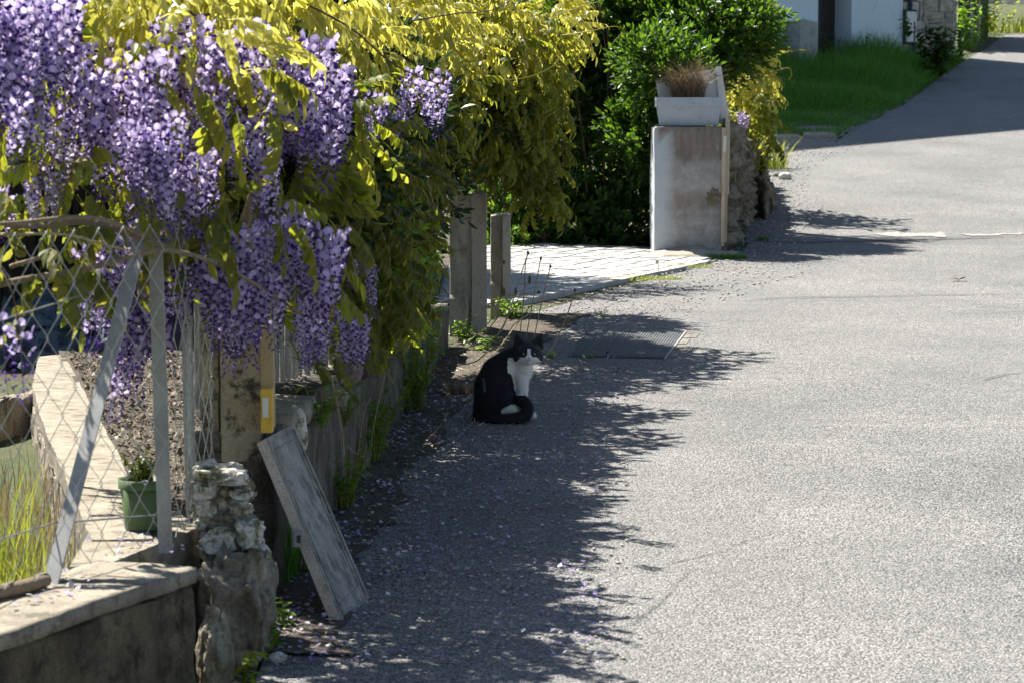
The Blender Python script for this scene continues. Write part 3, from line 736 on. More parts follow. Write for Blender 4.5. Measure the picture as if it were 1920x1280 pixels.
V, F = hexa([bp(-.012, 0.002, 0.002), bp(-.002, 0.002, 0.002), bp(-.002, .998, .002), bp(-.012, .998, .002)], [bp(-.012, .002, th + .003), bp(-.002, .002, th + .003), bp(-.002, .998, th + .003), bp(-.012, .998, th + .003)])
ob('board_edge', V, F, M['plaster_edge'], brd)
c = P(556, 1008, L0.y + .08); V, F = box(c, (.02, .03, .045), .3); V2, F2 = box(c + Vector((.004, -.004, 0)), (.008, .036, .02), .3); ob('hinge', *merge([(V, F)]), M['galv'], brd); ob('hinge_pin', V2, F2, M['tar'], brd)

# ---------------------------------------------------------------- wall along the road further back
WZ = .745
wp = [Vector((-.68, 6.75, 0)), Vector((-.60, 8.0, 0)), Vector((-.51, 9.6, 0)), Vector((-.42, 11.0, 0)), Vector((-.33, 12.6, 0))]
rw = empty('garden_wall', tuple(wp[1] + Vector((0, 0, zg(8)))), 'dark weathered low garden wall under the hanging wisteria, left of the cat', 'wall')
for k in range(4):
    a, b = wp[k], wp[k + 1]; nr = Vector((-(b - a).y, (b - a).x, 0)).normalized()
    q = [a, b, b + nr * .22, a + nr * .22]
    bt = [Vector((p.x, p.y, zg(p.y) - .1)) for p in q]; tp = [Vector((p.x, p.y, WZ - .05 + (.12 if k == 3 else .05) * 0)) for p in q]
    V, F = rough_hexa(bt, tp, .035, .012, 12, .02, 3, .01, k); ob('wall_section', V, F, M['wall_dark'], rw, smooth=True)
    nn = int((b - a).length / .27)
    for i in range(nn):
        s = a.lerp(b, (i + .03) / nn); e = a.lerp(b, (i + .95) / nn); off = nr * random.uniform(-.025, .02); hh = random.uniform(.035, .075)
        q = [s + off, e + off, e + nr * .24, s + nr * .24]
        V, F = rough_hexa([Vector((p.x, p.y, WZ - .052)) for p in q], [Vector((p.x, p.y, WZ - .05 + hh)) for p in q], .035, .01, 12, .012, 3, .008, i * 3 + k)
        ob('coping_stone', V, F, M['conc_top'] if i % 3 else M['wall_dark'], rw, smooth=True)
# broken stub of post next to the board
rock('stone_stub', 553, 815, 7.25, 24, 58, .05, M['rock_white'], 'stubby broken stone standing behind the top of the leaning board', 'stone', amp=.12, seed=21, sub=4, rz=.3)
rock('stone', 620, 745, 7.9, 34, 26, .08, M['rock_grey'], 'squarish stone on the garden wall behind the flowers', 'stone', amp=.2, seed=25, sub=3)
rock('stone', 655, 690, 8.6, 26, 40, .07, M['rock_grey'], 'upright grey stone on the garden wall further back', 'stone', amp=.2, seed=28, sub=3)

# two concrete posts by the drive
def hpost(px0, px1, pyt, pyb, d, dep, label, flip=False):
    xl, xr = P(px0, pyt, d).x, P(px1, pyt, d).x; zt = P(px0, pyt, d).z; zb = zg(d) - .1; w = xr - xl
    rt = empty('concrete_post', ((xl + xr) / 2, d, zg(d)), label, 'post')
    poly = [(xl, d + .03), (xl + w * .62, d + .03), (xl + w * .66, d), (xr, d), (xr, d + dep), (xl, d + dep)]
    V, F = rough_hexa([(xl, d + .035, zb), (xl + w * .63, d + .035, zb), (xl + w * .63, d + dep, zb), (xl, d + dep, zb)], [(xl, d + .035, zt - .004), (xl + w * .63, d + .035, zt - .004), (xl + w * .63, d + dep, zt - .004), (xl, d + dep, zt - .004)], .03, .003, 20, .004, 3, .005, 5)
    ob('post_panel', V, F, M['conc_mid'], rt)
    V, F = rough_hexa([(xl + w * .60, d, zb), (xr, d + .05, zb), (xr, d + dep, zb), (xl + w * .60, d + dep, zb)], [(xl + w * .60, d, zt), (xr, d + .05, zt - .008), (xr, d + dep, zt + .01), (xl + w * .60, d + dep, zt + .01)], .03, .003, 20, .004, 3, .006, 7)
    ob('post_flange', V, F, M['conc_mid'], rt)
    V, F = rough_hexa([(xl - .005, d + .015, zb), (xl + w * .52, d + .015, zb), (xl + w * .52, d + .034, zb), (xl - .005, d + .034, zb)], [(xl - .005, d + .015, zg(d) + .20), (xl + w * .52, d + .015, zg(d) + .18), (xl + w * .52, d + .034, zg(d) + .22), (xl - .005, d + .034, zg(d) + .22)], .03, .002, 20, 0, 3, .004, 9)
    ob('post_foot', V, F, M['conc_mid'], rt)
    return rt
hpost(843, 912, 362, 620, 13.2, .22, 'grey stepped concrete post, the nearer of two beside the drive')
hpost(920, 957, 402, 590, 14.0, .24, 'slimmer grey concrete post standing just behind the first one by the drive')

# manhole cover
mc = [G(1072, 668), G(1246, 672), G(1282, 626), G(1105, 624)]
mh = empty('access_cover', tuple(mc[0]), 'dark ribbed iron access cover set in the asphalt behind the cat', 'cover')
def mq(u, v, h): 
    p = mc[0] * (1 - u) * (1 - v) + mc[1] * u * (1 - v) + mc[2] * u * v + mc[3] * (1 - u) * v; return Vector((p.x, p.y, zg(p.y) + h))
def mslab(name, u0, u1, v0, v1, h0, h1, m): 
    V, F = hexa([mq(u0, v0, h0), mq(u1, v0, h0), mq(u1, v1, h0), mq(u0, v1, h0)], [mq(u0, v0, h1), mq(u1, v0, h1), mq(u1, v1, h1), mq(u0, v1, h1)]); return ob(name, V, F, m, mh)
mslab('plate', 0, 1, 0, 1, -.03, .0075, M['iron'])
for i in range(34): mslab('rib', (i + .25) / 34, (i + .72) / 34, .02, .98, .007, .0115, M['iron'])
mslab('frame_edge', -.03, -.004, -.05, 1.05, -.03, .009, M['iron']); mslab('frame_edge', 1.004, 1.025, -.05, 1.05, -.03, .010, M['galv'])
mslab('frame_edge', -.004, 1.004, -.05, -.012, -.03, .0065, M['tar']); mslab('frame_edge', -.004, 1.004, 1.012, 1.05, -.03, .009, M['iron'])
for i in range(4): mslab('surround_stone', 1.035, 1.12 + .05 * (i % 2), .02 + i * .25, .23 + i * .25, -.03, .007, M['gravelly'])

# ---------------------------------------------------------------- gate pillar and its planter
PD = 18.2
pl_l, pl_r = P(1225, 480, PD).x, P(1352, 480, PD).x; pz1 = P(1290, 237, PD).z; pz0 = zg(PD) - .08; pz1 = float(pz1)
pil = empty('gate_pillar', (pl_l, PD, zg(PD)), 'stained painted concrete gate pillar carrying the grey planter', 'pillar')
V, F = rough_hexa([(pl_l, PD, pz0), (pl_r, PD - .0, pz0), (pl_r + .01, PD + .5, pz0), (pl_l, PD + .5, pz0)], [(pl_l, PD, pz1), (pl_r + .01, PD, pz1), (pl_r + .02, PD + .5, pz1), (pl_l, PD + .5, pz1)], .035, .003, 14, .006, 2.5, .008, 3)
ob('pillar_body', V, F, M['pillar'], pil)
V, F = rockgeo((pl_l + .30, PD - .05, zg(PD) - .04), (.42, .28, .10), 4, .12, 2, 5); ob('mortar_foot', V, F, M['conc_mid'], pil, smooth=True)
c = P(1337, 372, PD - .012); V, F = rockgeo(tuple(c + Vector((0, .012, 0))), (.05, .016, .06), 4, .6, 2.4, 8); ob('broken_patch', V, F, M['rock_brown'], pil)
for k, (xa, xb, ya, yb2, dd, m) in enumerate([(1353, 1358, 240, 462, PD - .01, 'wood'), (1360, 1367, 222, 365, PD + .03, 'wood'), (1356, 1361, 255, 285, PD - .02, 'white_pl'), (1357, 1363, 300, 455, PD + .05, 'wood')]):
    a, b = P(xa, ya, dd), P(xb, yb2, dd); V, F = hexa([(a.x, dd, b.z), (b.x, dd, b.z), (b.x, dd + .25, b.z), (a.x, dd + .25, b.z)], [(a.x + .003, dd, a.z), (b.x + .005, dd, a.z), (b.x + .005, dd + .25, a.z), (a.x + .003, dd + .25, a.z)])
    ob('side_slat', V, F, M[m], pil)
def planter(name, x0t, x1t, x0b, x1b, yt, ylip, yb_, d, dep, m, label):
    rt = empty(name, tuple(P((x0b + x1b) / 2, yb_, d)), label, 'planter')
    zt, zl, zb = P(0, yt, d).z, P(0, ylip, d).z, P(0, yb_, d).z; X = lambda px: P(px, yt, d).x
    a, b, c, e = X(x0t) + .012, X(x1t) - .012, X(x0b), X(x1b)
    V, F = rough_hexa([(c, d + .03, zb), (e, d + .03, zb), (e, d + dep - .03, zb), (c, d + dep - .03, zb)], [(a, d + .008, zl + .005), (b, d + .008, zl + .005), (b, d + dep, zl + .005), (a, d + dep, zl + .005)], .08, .0008, 8)
    ob('planter_body', V, F, m, rt)
    w = .016
    for q in (((X(x0t), d - .006), (X(x1t), d + w)), ((X(x0t), d + dep - w), (X(x1t), d + dep + .006)), ((X(x0t), d + w), (X(x0t) + w, d + dep - w)), ((X(x1t) - w, d + w), (X(x1t), d + dep - w))):
        (ax_, ay_), (bx_, by_) = q; V, F = hexa([(ax_, ay_, zl), (bx_, ay_, zl), (bx_, by_, zl), (ax_, by_, zl)], [(ax_, ay_, zt), (bx_, ay_, zt), (bx_, by_, zt), (ax_, by_, zt)]); ob('rim', V, F, m, rt)
    V, F = hexa([(a, d + w, zl), (b, d + w, zl), (b, d + dep - w, zl), (a, d + dep - w, zl)], [(a, d + w, zt - .02), (b, d + w, zt - .02), (b, d + dep - w, zt - .02), (a, d + dep - w, zt - .02)]); ob('soil', V, F, M['soil'], rt)
    return rt
planter('planter', 1230, 1355, 1239, 1348, 183, 200, 235.5, PD + .03, .2, M['planter'], 'pale grey plastic trough planter with dead grass on the gate pillar')
# dead grass tuft
def blades(n, c, r, h, hw, spread, bend=.5, seg=3, seed=0):
    r_ = np.random.default_rng(seed); Vs = []; Fs = []; c = np.array(c)
    az = r_.random(n) * 6.283; rr = np.sqrt(r_.random(n)); bx = c[0] + np.cos(az) * rr * r[0]; by = c[1] + np.sin(az) * rr * r[1]
    la = r_.random(n) * 6.283 if True else az; out = spread * (.3 + r_.random(n)); hh = h * r_.uniform(.5, 1.15, n); fa = r_.random(n) * 3.14
    V = np.zeros((n, 2 * seg + 1, 3))
    for k in range(seg + 1):
        t = k / seg; x = bx + np.cos(la) * out * hh * (t ** (1 + bend)); y = by + np.sin(la) * out * hh * (t ** (1 + bend)); z = hh * (t - .35 * bend * out * t ** 3)
        w = hw * (1 - .8 * t)
        if k < seg:
            V[:, 2 * k] = np.stack([x - np.cos(fa) * w, y - np.sin(fa) * w, z], 1); V[:, 2 * k + 1] = np.stack([x + np.cos(fa) * w, y + np.sin(fa) * w, z], 1)
        else: V[:, 2 * k] = np.stack([x, y, z], 1)
    F = []
    for k in range(seg - 1): F += [[2 * k, 2 * k + 1, 2 * k + 3], [2 * k, 2 * k + 3, 2 * k + 2]]
    F.append([2 * seg - 2, 2 * seg - 1, 2 * seg]); F = np.array(F); nv_ = 2 * seg + 1
    F = (F[None] + (np.arange(n) * nv_)[:, None, None]).reshape(-1, 3)
    V = V.reshape(-1, 3); V[:, 2] += c[2]; return V, F
c = P(1290, 186, PD + .13); V, F = blades(800, tuple(c), (.13, .05), .34, .0016, .95, 1.0, 5, 4)
tuft = root('grass_tuft', V, F, M['deadgrass'], 'tuft of dead brown grass growing in the grey planter', 'dead grass')
c = P(1265, 180, PD + .12)
# big white trough behind, tilted
wt = empty('white_trough', tuple(P(1300, 235, PD + .3)), 'white tapering trough standing on end behind the grey planter', 'planter')
d0, d1 = PD + .26, PD + .46
V, F = hexa([P(1243, 238, d0), P(1366, 224, d0), P(1366, 224, d1), P(1243, 238, d1)], [P(1229, 150, d0), P(1350, 127, d0), P(1350, 127, d1), P(1229, 150, d1)]); ob('trough_face', V, F, M['white_pl'], wt)
V, F = hexa([P(1352, 234, d0 - .02), P(1367, 216, d0 - .02), P(1367, 216, d1), P(1352, 234, d1)], [P(1342, 125, d0 - .02), P(1352, 124, d0 - .02), P(1352, 124, d1), P(1342, 125, d1)]); ob('trough_rim', V, F, M['white_pl'], wt)

# rough stone wall behind the pillar
sw = empty('stone_wall', tuple(G(1400, 430)), 'rough brown stone wall running back from the gate pillar', 'stone wall')
a0, a1 = Vector((P(1375, 400, 18.75).x, 18.75, 0)), Vector((P(1437, 330, 23.6).x, 23.6, 0)); dd = (a1 - a0).normalized(); nr = Vector((-dd.y, dd.x, 0))
def sw_top(t): return [1.62, 1.56, 1.44, 1.40, 1.36, 1.33][min(5, int(t * 6))]
q = [a0 + nr * .07, a1 + nr * .07, a1 + nr * .35, a0 + nr * .35]
V, F = rough_hexa([Vector((p.x, p.y, zg(p.y) - .1)) for p in q], [Vector((p.x, p.y, zt)) for p, zt in zip(q, (1.63, 1.42, 1.42, 1.63))], .07, .02, 8, .05, 2, 0, 3); ob('wall_core', V, F, M['rock_brown'], sw, smooth=True)
Lw = (a1 - a0).length; k = 0; sme = []
for i in range(5):
    V, F = rockgeo((0, 0, 0), (1, 1, 1), 2, .30, 1.4, 40 + i); me = tri_mesh('stone', V, F); me.materials.append(M['rock_brown'] if i % 4 else M['rock_grey']); sme.append(me)
s = 0; 
while s < Lw:
    y = a0.lerp(a1, s / Lw).y; zt = 1.63 + (1.42 - 1.63) * s / Lw + random.uniform(-.05, .05); z = zg(y); w = random.uniform(.13, .24)
    while z < zt:
        h = random.uniform(.08, .16); p = a0 + dd * (s + w / 2 + random.uniform(-.03, .03)); o = bpy.data.objects.new('stone', random.choice(sme)); link(o, sw)
        o.location = Vector((p.x, p.y, z + h / 2)) + nr * random.uniform(.03, .09) - Vector(sw.location); o.scale = (.10, w * .56, h * .60); o.rotation_euler = (random.uniform(-.2, .2), random.uniform(-.3, .3), math.atan2(dd.y, dd.x) - math.pi / 2 + random.uniform(-.2, .2)); z += h * .92; k += 1
    s += w * .9
V, F = rockgeo(tuple(P(1408, 372, 22.0)), (.2, .9, .42), 5, .28, 1.8, 61); ob('rubble_mound', V, F, M['rock_brown'], sw, smooth=True)

# ---------------------------------------------------------------- far house, verge, street end
BH = 10.5
bd = Vector((math.cos(R(33)), math.sin(R(33)), 0)); bn = Vector((bd.y, -bd.x, 0))          # bn faces the road
B0 = P(1596, 100, 38.0); B0 = Vector((B0.x, B0.y, 0))                                         # right jamb of the door
def along(px):   # point of the facade plane seen in a given direction
    r = ray(px, 100); # solve B0 + bd*s on vertical plane through ray
    det = bd.x * r.y - bd.y * r.x; s = (B0.y * r.x - B0.x * r.y) / det; return s
house = empty('house', (B0.x, B0.y, zg(B0.y)), 'pale blue rendered house with a dark recessed doorway beyond the grass', 'house')
sL, sD0, sD1, sR = along(1410) - 9, along(1533), 0.0, along(1692)
def bwall(name, s0, s1, z0, z1, t, m, off=0, par=house):
    q = [B0 + bd * s0 + bn * off, B0 + bd * s1 + bn * off, B0 + bd * s1 + bn * (off - t), B0 + bd * s0 + bn * (off - t)]
    V, F = hexa([(p.x, p.y, z0) for p in q], [(p.x, p.y, z1) for p in q]); return ob(name, V, F, m, par)
zb0 = zg(36) - .6; zdoor = P(1560, -60, 38).z
bwall('facade', sL, sD0, zb0, 3 + BH, .45, M['stucco']); bwall('facade', sD1, sR, zb0, 3 + BH, .45, M['stucco'])
bwall('lintel', sD0, sD1, zdoor, 3 + BH, .45, M['stucco']); bwall('door', sD0, sD1, zb0, zdoor, .06, M['darkwood'], -.40)
bwall('door_post', sD0 + .02, sD0 + .10, zb0, zdoor, .3, M['darkwood'], -.06)
q = [B0 + bd * sL, B0 + bd * sR, B0 + bd * sR - bn * 7, B0 + bd * sL - bn * 7]
V, F = hexa([tuple(p + bn * .35 * (1 if i < 2 else -1)) [:2] + (3 + BH,) for i, p in enumerate(q)], [tuple(p + (-bn if i < 2 else bn) * 3.2)[:2] + (3 + BH + 1.4,) for i, p in enumerate(q)]); ob('roof', V, F, M['dark_timber'], house)
q = [B0 + bd * sL - bn * .5, B0 + bd * sL + bd * .4 - bn * .5, B0 + bd * sL + bd * .4 - bn * 7, B0 + bd * sL - bn * 7]
V, F = hexa([(p.x, p.y, zb0) for p in q], [(p.x, p.y, 3 + BH) for p in q]); ob('side_wall', V, F, M['stucco'], house)
# rough quoins and conduit at the corner
for i in range(7):
    s0 = sR + .0; z = zg(39) - .25 + i * .30
    q = [B0 + bd * s0 + bn * .01, B0 + bd * (s0 + .42 - .08 * (i % 2)) + bn * .015, B0 + bd * (s0 + .42) - bn * .3, B0 + bd * s0 - bn * .3]
    V, F = rough_hexa([(p.x, p.y, z) for p in q], [(p.x, p.y, z + .29) for p in q], .08, .012, 8, .01, 3, .01, i); ob('corner_stone', V, F, M['stucco_dirty'], house)
pb = B0 + bd * along(1708) + bn * .06; pipe = [(pb.x, pb.y, zb0 + .3), (pb.x, pb.y, P(0, 45, 38.8).z), (pb.x - .05, pb.y, P(0, 25, 38.8).z), (pb.x - .04, pb.y, 8)]
V, F = tube(pipe, .028, 6); ob('downpipe', V, F, M['pipe'], house, smooth=True)
pb = B0 + bd * along(1700) + bn * .05; V, F = tube([(pb.x, pb.y, P(0, 30, 38.8).z), (pb.x, pb.y, 8)], .022, 6); ob('conduit', V, F, M['pipe'], house, smooth=True)
c = B0 + bd * along(1703) + bn * .045; V, F = box((c.x, c.y, P(0, 52, 38.8).z), (.20, .07, .48), math.atan2(bd.y, bd.x)); ob('meter_hatch', V, F, M['white_pl'], house)
c = B0 + bd * along(1703) + bn * .03; V, F = box((c.x, c.y, P(0, 52, 38.8).z), (.26, .05, .55), math.atan2(bd.y, bd.x)); ob('hatch_frame', V, F, M['tar'], house)
# concrete box against the facade
cb = empty('meter_box', tuple(G(1500, 118)), 'weathered grey concrete cabinet against the pale house, left of the door', 'cabinet')
xm = P(1475, 60, 36.8).x; x2 = P(1500, 60, 36.6).x; x3 = P(1532, 60, 36.9).x; zt = P(0, 40, 36.7).z; zbb = zg(36.5) - .3
V, F = rough_hexa([(xm, 37.0, zbb), (x2, 36.6, zbb), (x2 + .06, 37.35, zbb), (xm + .06, 37.5, zbb)], [(xm, 37.0, zt - .03), (x2, 36.6, zt - .02), (x2 + .06, 37.35, zt), (xm + .06, 37.5, zt)], .1, .006, 8); ob('cabinet_side', V, F, M['boxgrey'], cb)
V, F = rough_hexa([(x2 - .004, 36.58, zbb), (x3, 36.85, zbb), (x3, 37.4, zbb), (x2 + .05, 37.35, zbb)], [(x2 - .004, 36.58, zt + .04), (x3, 36.85, zt - .01), (x3, 37.4, zt), (x2 + .05, 37.35, zt + .04)], .1, .006, 8, seed=3); ob('cabinet_front', V, F, M['boxgrey'], cb)
# block wall past the house
s0, s1 = sR + .42, along(1795); bw = empty('block_wall', tuple(B0 + bd * s0 + Vector((0, 0, zg(40)))), 'old wall of pale dressed stone blocks beside the house corner', 'stone wall')
q = [B0 + bd * s0 - bn * .05, B0 + bd * s1 - bn * .05, B0 + bd * s1 - bn * .5, B0 + bd * s0 - bn * .5]
V, F = hexa([(p.x, p.y, zb0) for p in q], [(p.x, p.y, 8.5) for p in q]); ob('wall_core', V, F, M['stucco_dirty'], bw)
bme = []
for i in range(5):
    V, F = rough_hexa([(-.5, 0, -.5), (.5, 0, -.5), (.5, .12, -.5), (-.5, .12, -.5)], [(-.5, 0, .5), (.5, 0, .5), (.5, .12, .5), (-.5, .12, .5)], .2, .035, 3, .03, 1.7, .03, i * 3); me = tri_mesh('block', V, F)
    me.materials.append(mottled('block_stone', tuple(x * (.85 + .1 * i) for x in (.30, .27, .22)), tuple(x * (.85 + .08 * i) for x in (.42, .38, .32)), 6, (.20, .18, .15), 7, (.5, .68), 40, .8, .012)); bme.append(me)
z = zg(39) - .4; row = 0
while z < 5.6:
    h = random.uniform(.15, .21); s = s0 + random.uniform(0, .1)
    while s < s1 - .05:
        w = min(random.uniform(.2, .48), s1 - s); p = B0 + bd * (s + w / 2) - bn * (.0 + random.uniform(-.01, .02))
        o = bpy.data.objects.new('block', random.choice(bme)); link(o, bw); o.location = Vector((p.x, p.y, z + h / 2)) - Vector(bw.location); o.scale = (w * .97, .8, h * .95)
        o.rotation_euler = (0, random.uniform(-.02, .02), math.atan2(bd.y, bd.x) + random.uniform(-.02, .02)); s += w
    z += h
# timber gate/boards after it
tg = empty('timber_fence', tuple(B0 + bd * s1 + Vector((0, 0, zg(44)))), 'dark upright boards past the stone block wall', 'fence')
T0_ = P(1796, 60, 41.5); T1_ = P(1846, 50, 45)
for i in range(7):
    a = T0_.lerp(T1_, i / 7); b = T0_.lerp(T1_, (i + .86) / 7); dn = Vector((.1, .12, 0)); q = [a, b, b + dn, a + dn]
    V, F = hexa([(p.x, p.y, 2.5) for p in q], [(p.x, p.y, 6.5 + .02 * i) for p in q]); ob('board', V, F, M['pale_rough_wood'] if i in (2, 4) else M['dark_timber'], tg)
# pale wall at the top of the street
F0, F1 = P(1835, 40, 58), P(2010, 40, 56); q = [F0, F1, F1 + Vector((0, .5, 0)), F0 + Vector((0, .5, 0))]
V, F = rough_hexa([(p.x, p.y, 3.5) for p in q], [(p.x, p.y, 9.5) for p in q], .3, .02, 3, .02, 1, 0, 8); root('garden_wall', V, F, M['stucco_dirty'], 'sunlit pale plastered wall at the top of the street', 'wall')

# verge grass
verge = []
gpx = [(1440, 262), (1570, 258), (1600, 240), (1680, 200), (1750, 155), (1800, 118), (1860, 80)]
# soil under the grass, lawn blades as one mass
def grass_patch(name, n, inside, h, hw, m, label=None, bounds=None, spread=.5, seed=1, hf=None):
    r_ = np.random.default_rng(seed); x = r_.uniform(bounds[0], bounds[1], n * 3); y = r_.uniform(bounds[2], bounds[3], n * 3)
    ok = np.array([inside(a, b) for a, b in zip(x, y)]); x, y = x[ok][:n], y[ok][:n]; k = len(x)
    V, F = blades(k, (0, 0, 0), (0, 0), h, hw, spread, .6, 3, seed); V = V.reshape(k, 7, 3)
    if hf is not None: V[:, :, 2] *= np.array([hf(a, b) for a, b in zip(x, y)])[:, None]
    z = np.interp(y, _yy, _zs); V += np.stack([x, y, z], 1)[:, None, :]
    o = mobj(name, tri_mesh(name, V.reshape(-1, 3), F), m); tag(o, label, 'grass' if label else None, kind='stuff'); return o
def on_verge(x, y):
    e = edge_x(y) + .1 * fn(0, y, 3); s = (Vector((x, y, 0)) - B0).dot(bn)
    if x > e - .02: return False
    return s > .0 and y > 29.6 + .3 * fn(x, 0, 1.5)
hfv = lambda x, y: (.35 if y < 31.0 else .45 + .55 * min(1, (y - 31.) / 3.)) * (.6 + .9 * (.5 + fn(x, y, .8, 5))) * (.4 + .6 * min(1, (edge_x(y) - x) / 1.0))
grass_patch('grass', 52000, on_verge, .42, .0065, M['grass'], 'long green grass on the shaded verge before the house', (1.5, 11, 29.3, 46), .45, 2, hfv)
grass_patch('grass', 5200, lambda x, y: on_verge(x, y) and fn(x, y, 1.4, 9) > .12, .5, .006, M['grass_yel'], 'paler seeding grass mixed into the shaded verge', (1.5, 11, 29.3, 46), .6, 21, hfv)
grass_patch('grass', 5000, lambda x, y: x < edge_x(y) - .05 and x > edge_x(y) - 1.6 and 27.6 < y < 29.8 and fn(x, y, 1.2, 3) > -.1, .09, .005, M['grass'], 'short patchy grass round the flat kerb slabs', (1, 6, 27.4, 30), .6, 3)
# flat kerb slabs at the verge's near end
for i, (xa, xb, yy_, lab) in enumerate([(1440, 1505, 264, 'left flat slab edging the verge, half grown over'), (1508, 1570, 259, 'right flat slab edging the verge beside the road')]):
    a, b = G(xa, yy_), G(xb, yy_ - 1); q = [a, b, b + Vector((0, .35, 0)), a + Vector((0, .35, 0))]
    V, F = rough_hexa([Vector((p.x, p.y, zg(p.y) - .02)) for p in q], [Vector((p.x, p.y, zg(p.y) + .035)) for p in q], .1, .01, 6, .01, 2, .01, i); root('kerb_slab', V, F, M['conc_mid'], lab, 'slab')

# ---------------------------------------------------------------- plants helpers
def plant(name, loc, label, cat='weed', h=.2, r=.12, n=14, ll=.05, wr=.5, m='weed', seed=0, group=None, upr=.9, stems=None):
    """leafy weed: stems, each with leaves"""
    rr = random.Random(seed); rt = empty(name, loc, label, cat, group); S = []; Lf = []
    ns = stems or max(3, n // 5)
    for s in range(ns):
        az = rr.uniform(0, 6.28); lean = rr.uniform(.1, 1) * r; hh = h * rr.uniform(.5, 1.05)
        tip = Vector((math.cos(az) * lean, math.sin(az) * lean, hh)); b0 = Vector((math.cos(az), math.sin(az), 0)) * r * .25 * rr.random()
        pts = [b0, b0.lerp(tip, .5) + Vector((0, 0, hh * .12)), tip]
        S.append(tube(spline(pts, 6), [.003, .0025, .0025, .002, .002, .0015, .001][:len(spline(pts, 6))], 4, False))
        for k in range(max(2, n // ns)):
            t = .15 + .85 * (k + rr.random() * .5) / max(1, n // ns); t = min(t, 1); p = pts[0].lerp(pts[1], t * 2) if t < .5 else pts[1].lerp(pts[2], t * 2 - 1)
            V, F = leaflet(ll * rr.uniform(.6, 1.2), ll * wr * rr.uniform(.8, 1.2), .3, .35)
            V = V @ rotm('X', rr.uniform(-.3, upr)).T @ rotm('Z', rr.uniform(0, 6.28)).T; Lf.append((V + np.array(p), F))
    V, F = merge(S); a = mobj('stem', tri_mesh('stem', V, F), M['greenstalk'], rt)
    V, F = merge(Lf); b = mobj('foliage', tri_mesh('foliage', V, F), M[m], rt); b['kind'] = 'stuff'
    return rt
def px_plant(px, py, label, off=0, **kw):
    return plant('weed', tuple(G(px, py, off)), label, **kw)

# ---------------------------------------------------------------- garden behind the fence (left)
gs = []
sl_l = [H(170, 1010, WT), H(108, 860, WT), H(75, 780, WT), H(60, 720, WT), H(72, 668, WT)]
sl_r = [H(285, 1010, WT), H(225, 855, WT), H(178, 770, WT), H(140, 700, WT), H(118, 664, WT)]
slab = empty('garden_kerb', tuple(H(160, 900, WT)), 'long pale worn slab edging the garden bed behind the mesh', 'wall')
k = 0
for i in range(4):
    for f0, f1_ in ((0, 1),):
        a, b = sl_l[i].lerp(sl_l[i + 1], f0), sl_r[i].lerp(sl_r[i + 1], f0); c, d = sl_r[i].lerp(sl_r[i + 1], f1_), sl_l[i].lerp(sl_l[i + 1], f1_)
        q = [a, b, c, d]
        V, F = rough_hexa([Vector((p.x, p.y, WT - .06)) for p in q], [p.copy() for p in q], .04, .003, 20, .006, 3, 0, k * 0); ob('slab', V, F, M['conc_top'], slab); k += 1
for i in range(4):
    a, b = sl_l[i], sl_r[i]; c, d = sl_r[i + 1], sl_l[i + 1]; q = [a, b, c, d]
    V, F = rough_hexa([Vector((p.x, p.y, zg(p.y) - .1)) for p in q], [Vector((p.x, p.y, WT - .062)) for p in q], .035, .016, 14, .02, 4, 0, i); ob('slab_base', V, F, M['pale_rough_wood'], slab)
# garden bed: soil between slab and road wall
V = []; yv = np.arange(6.0, 11.6, .12); NCg = 16
for y in yv:
    xl = float(np.interp(y, [p.y for p in sl_r], [p.x for p in sl_r])) if y < sl_r[-1].y else sl_r[-1].x - .3 * (y - sl_r[-1].y)
    xl = xl - .02; xr = float(np.interp(y, [p.y for p in wp], [p.x for p in wp])) - .20
    if y < 6.75: xr = -.90
    for i in range(NCg): x = xl + (xr - xl) * i / (NCg - 1); V.append((x, y, .50 + .012 * (y - 6) + .03 * fn(x, y, 3) + .015 * fn(x, y, 11)))
bed = mobj('garden_bed', tri_mesh('garden_bed', V, quads([[j * NCg + i, j * NCg + i + 1, (j + 1) * NCg + i + 1, (j + 1) * NCg + i] for j in range(len(yv) - 1) for i in range(NCg - 1)]), smooth=True), M['soil']); tag(bed, kind='structure')
# upper garden soil further back
V = []; yv = np.arange(11.2, 30, .6); xs_ = np.linspace(-9, -.45, 20)
for y in yv:
    for x in xs_: V.append((x, y, (zg(y) - .05) if y < 11.3 else (.54 + .03 * (y - 11) + .04 * fn(x, y, 1) if y < 17 else zg(y) + .02)))
tag(mobj('garden_soil', tri_mesh('garden_soil', V, quads([[j * 20 + i, j * 20 + i + 1, (j + 1) * 20 + i + 1, (j + 1) * 20 + i] for j in range(len(yv) - 1) for i in range(19)]), smooth=True), M['soil']), kind='structure')
# litter generator: curled flat chips
def chips(n, pos, size, cols, seed, lift=.004, curl=.4, long=1.8):
    r_ = np.random.default_rng(seed); L = size * r_.uniform(.5, 1.3, n); W = L / r_.uniform(1, long, n) * .5; az = r_.random(n) * 6.283; t1, t2 = r_.normal(size=n) * curl, r_.normal(size=n) * curl
    ca, sa = np.cos(az), np.sin(az); loc = []
    for u, v, w in ((-.5, 0, 0), (0, -1, .25), (.5, 0, .1), (0, 1, .25)):
        x, y = u * L, v * W; z = (u * t1 * L + v * t2 * W + w * L * .5); z = z + np.abs(t1 * L) * .5 + np.abs(t2 * W) + lift
        loc.append(np.stack([x * ca - y * sa, x * sa + y * ca, z], 1) + pos)
    V = np.stack(loc, 1).reshape(-1, 3); F = (np.array([[0, 1, 2], [0, 2, 3]])[None] + (np.arange(n) * 4)[:, None, None]).reshape(-1, 3)
    C = np.array(cols)[r_.integers(0, len(cols), n)] * r_.uniform(.6, 1.2, (n, 1)); return V, F, np.repeat(C, 4, axis=0)
BR = [(.20, .15, .09), (.30, .24, .16), (.42, .36, .26), (.12, .085, .05), (.5, .45, .36)]
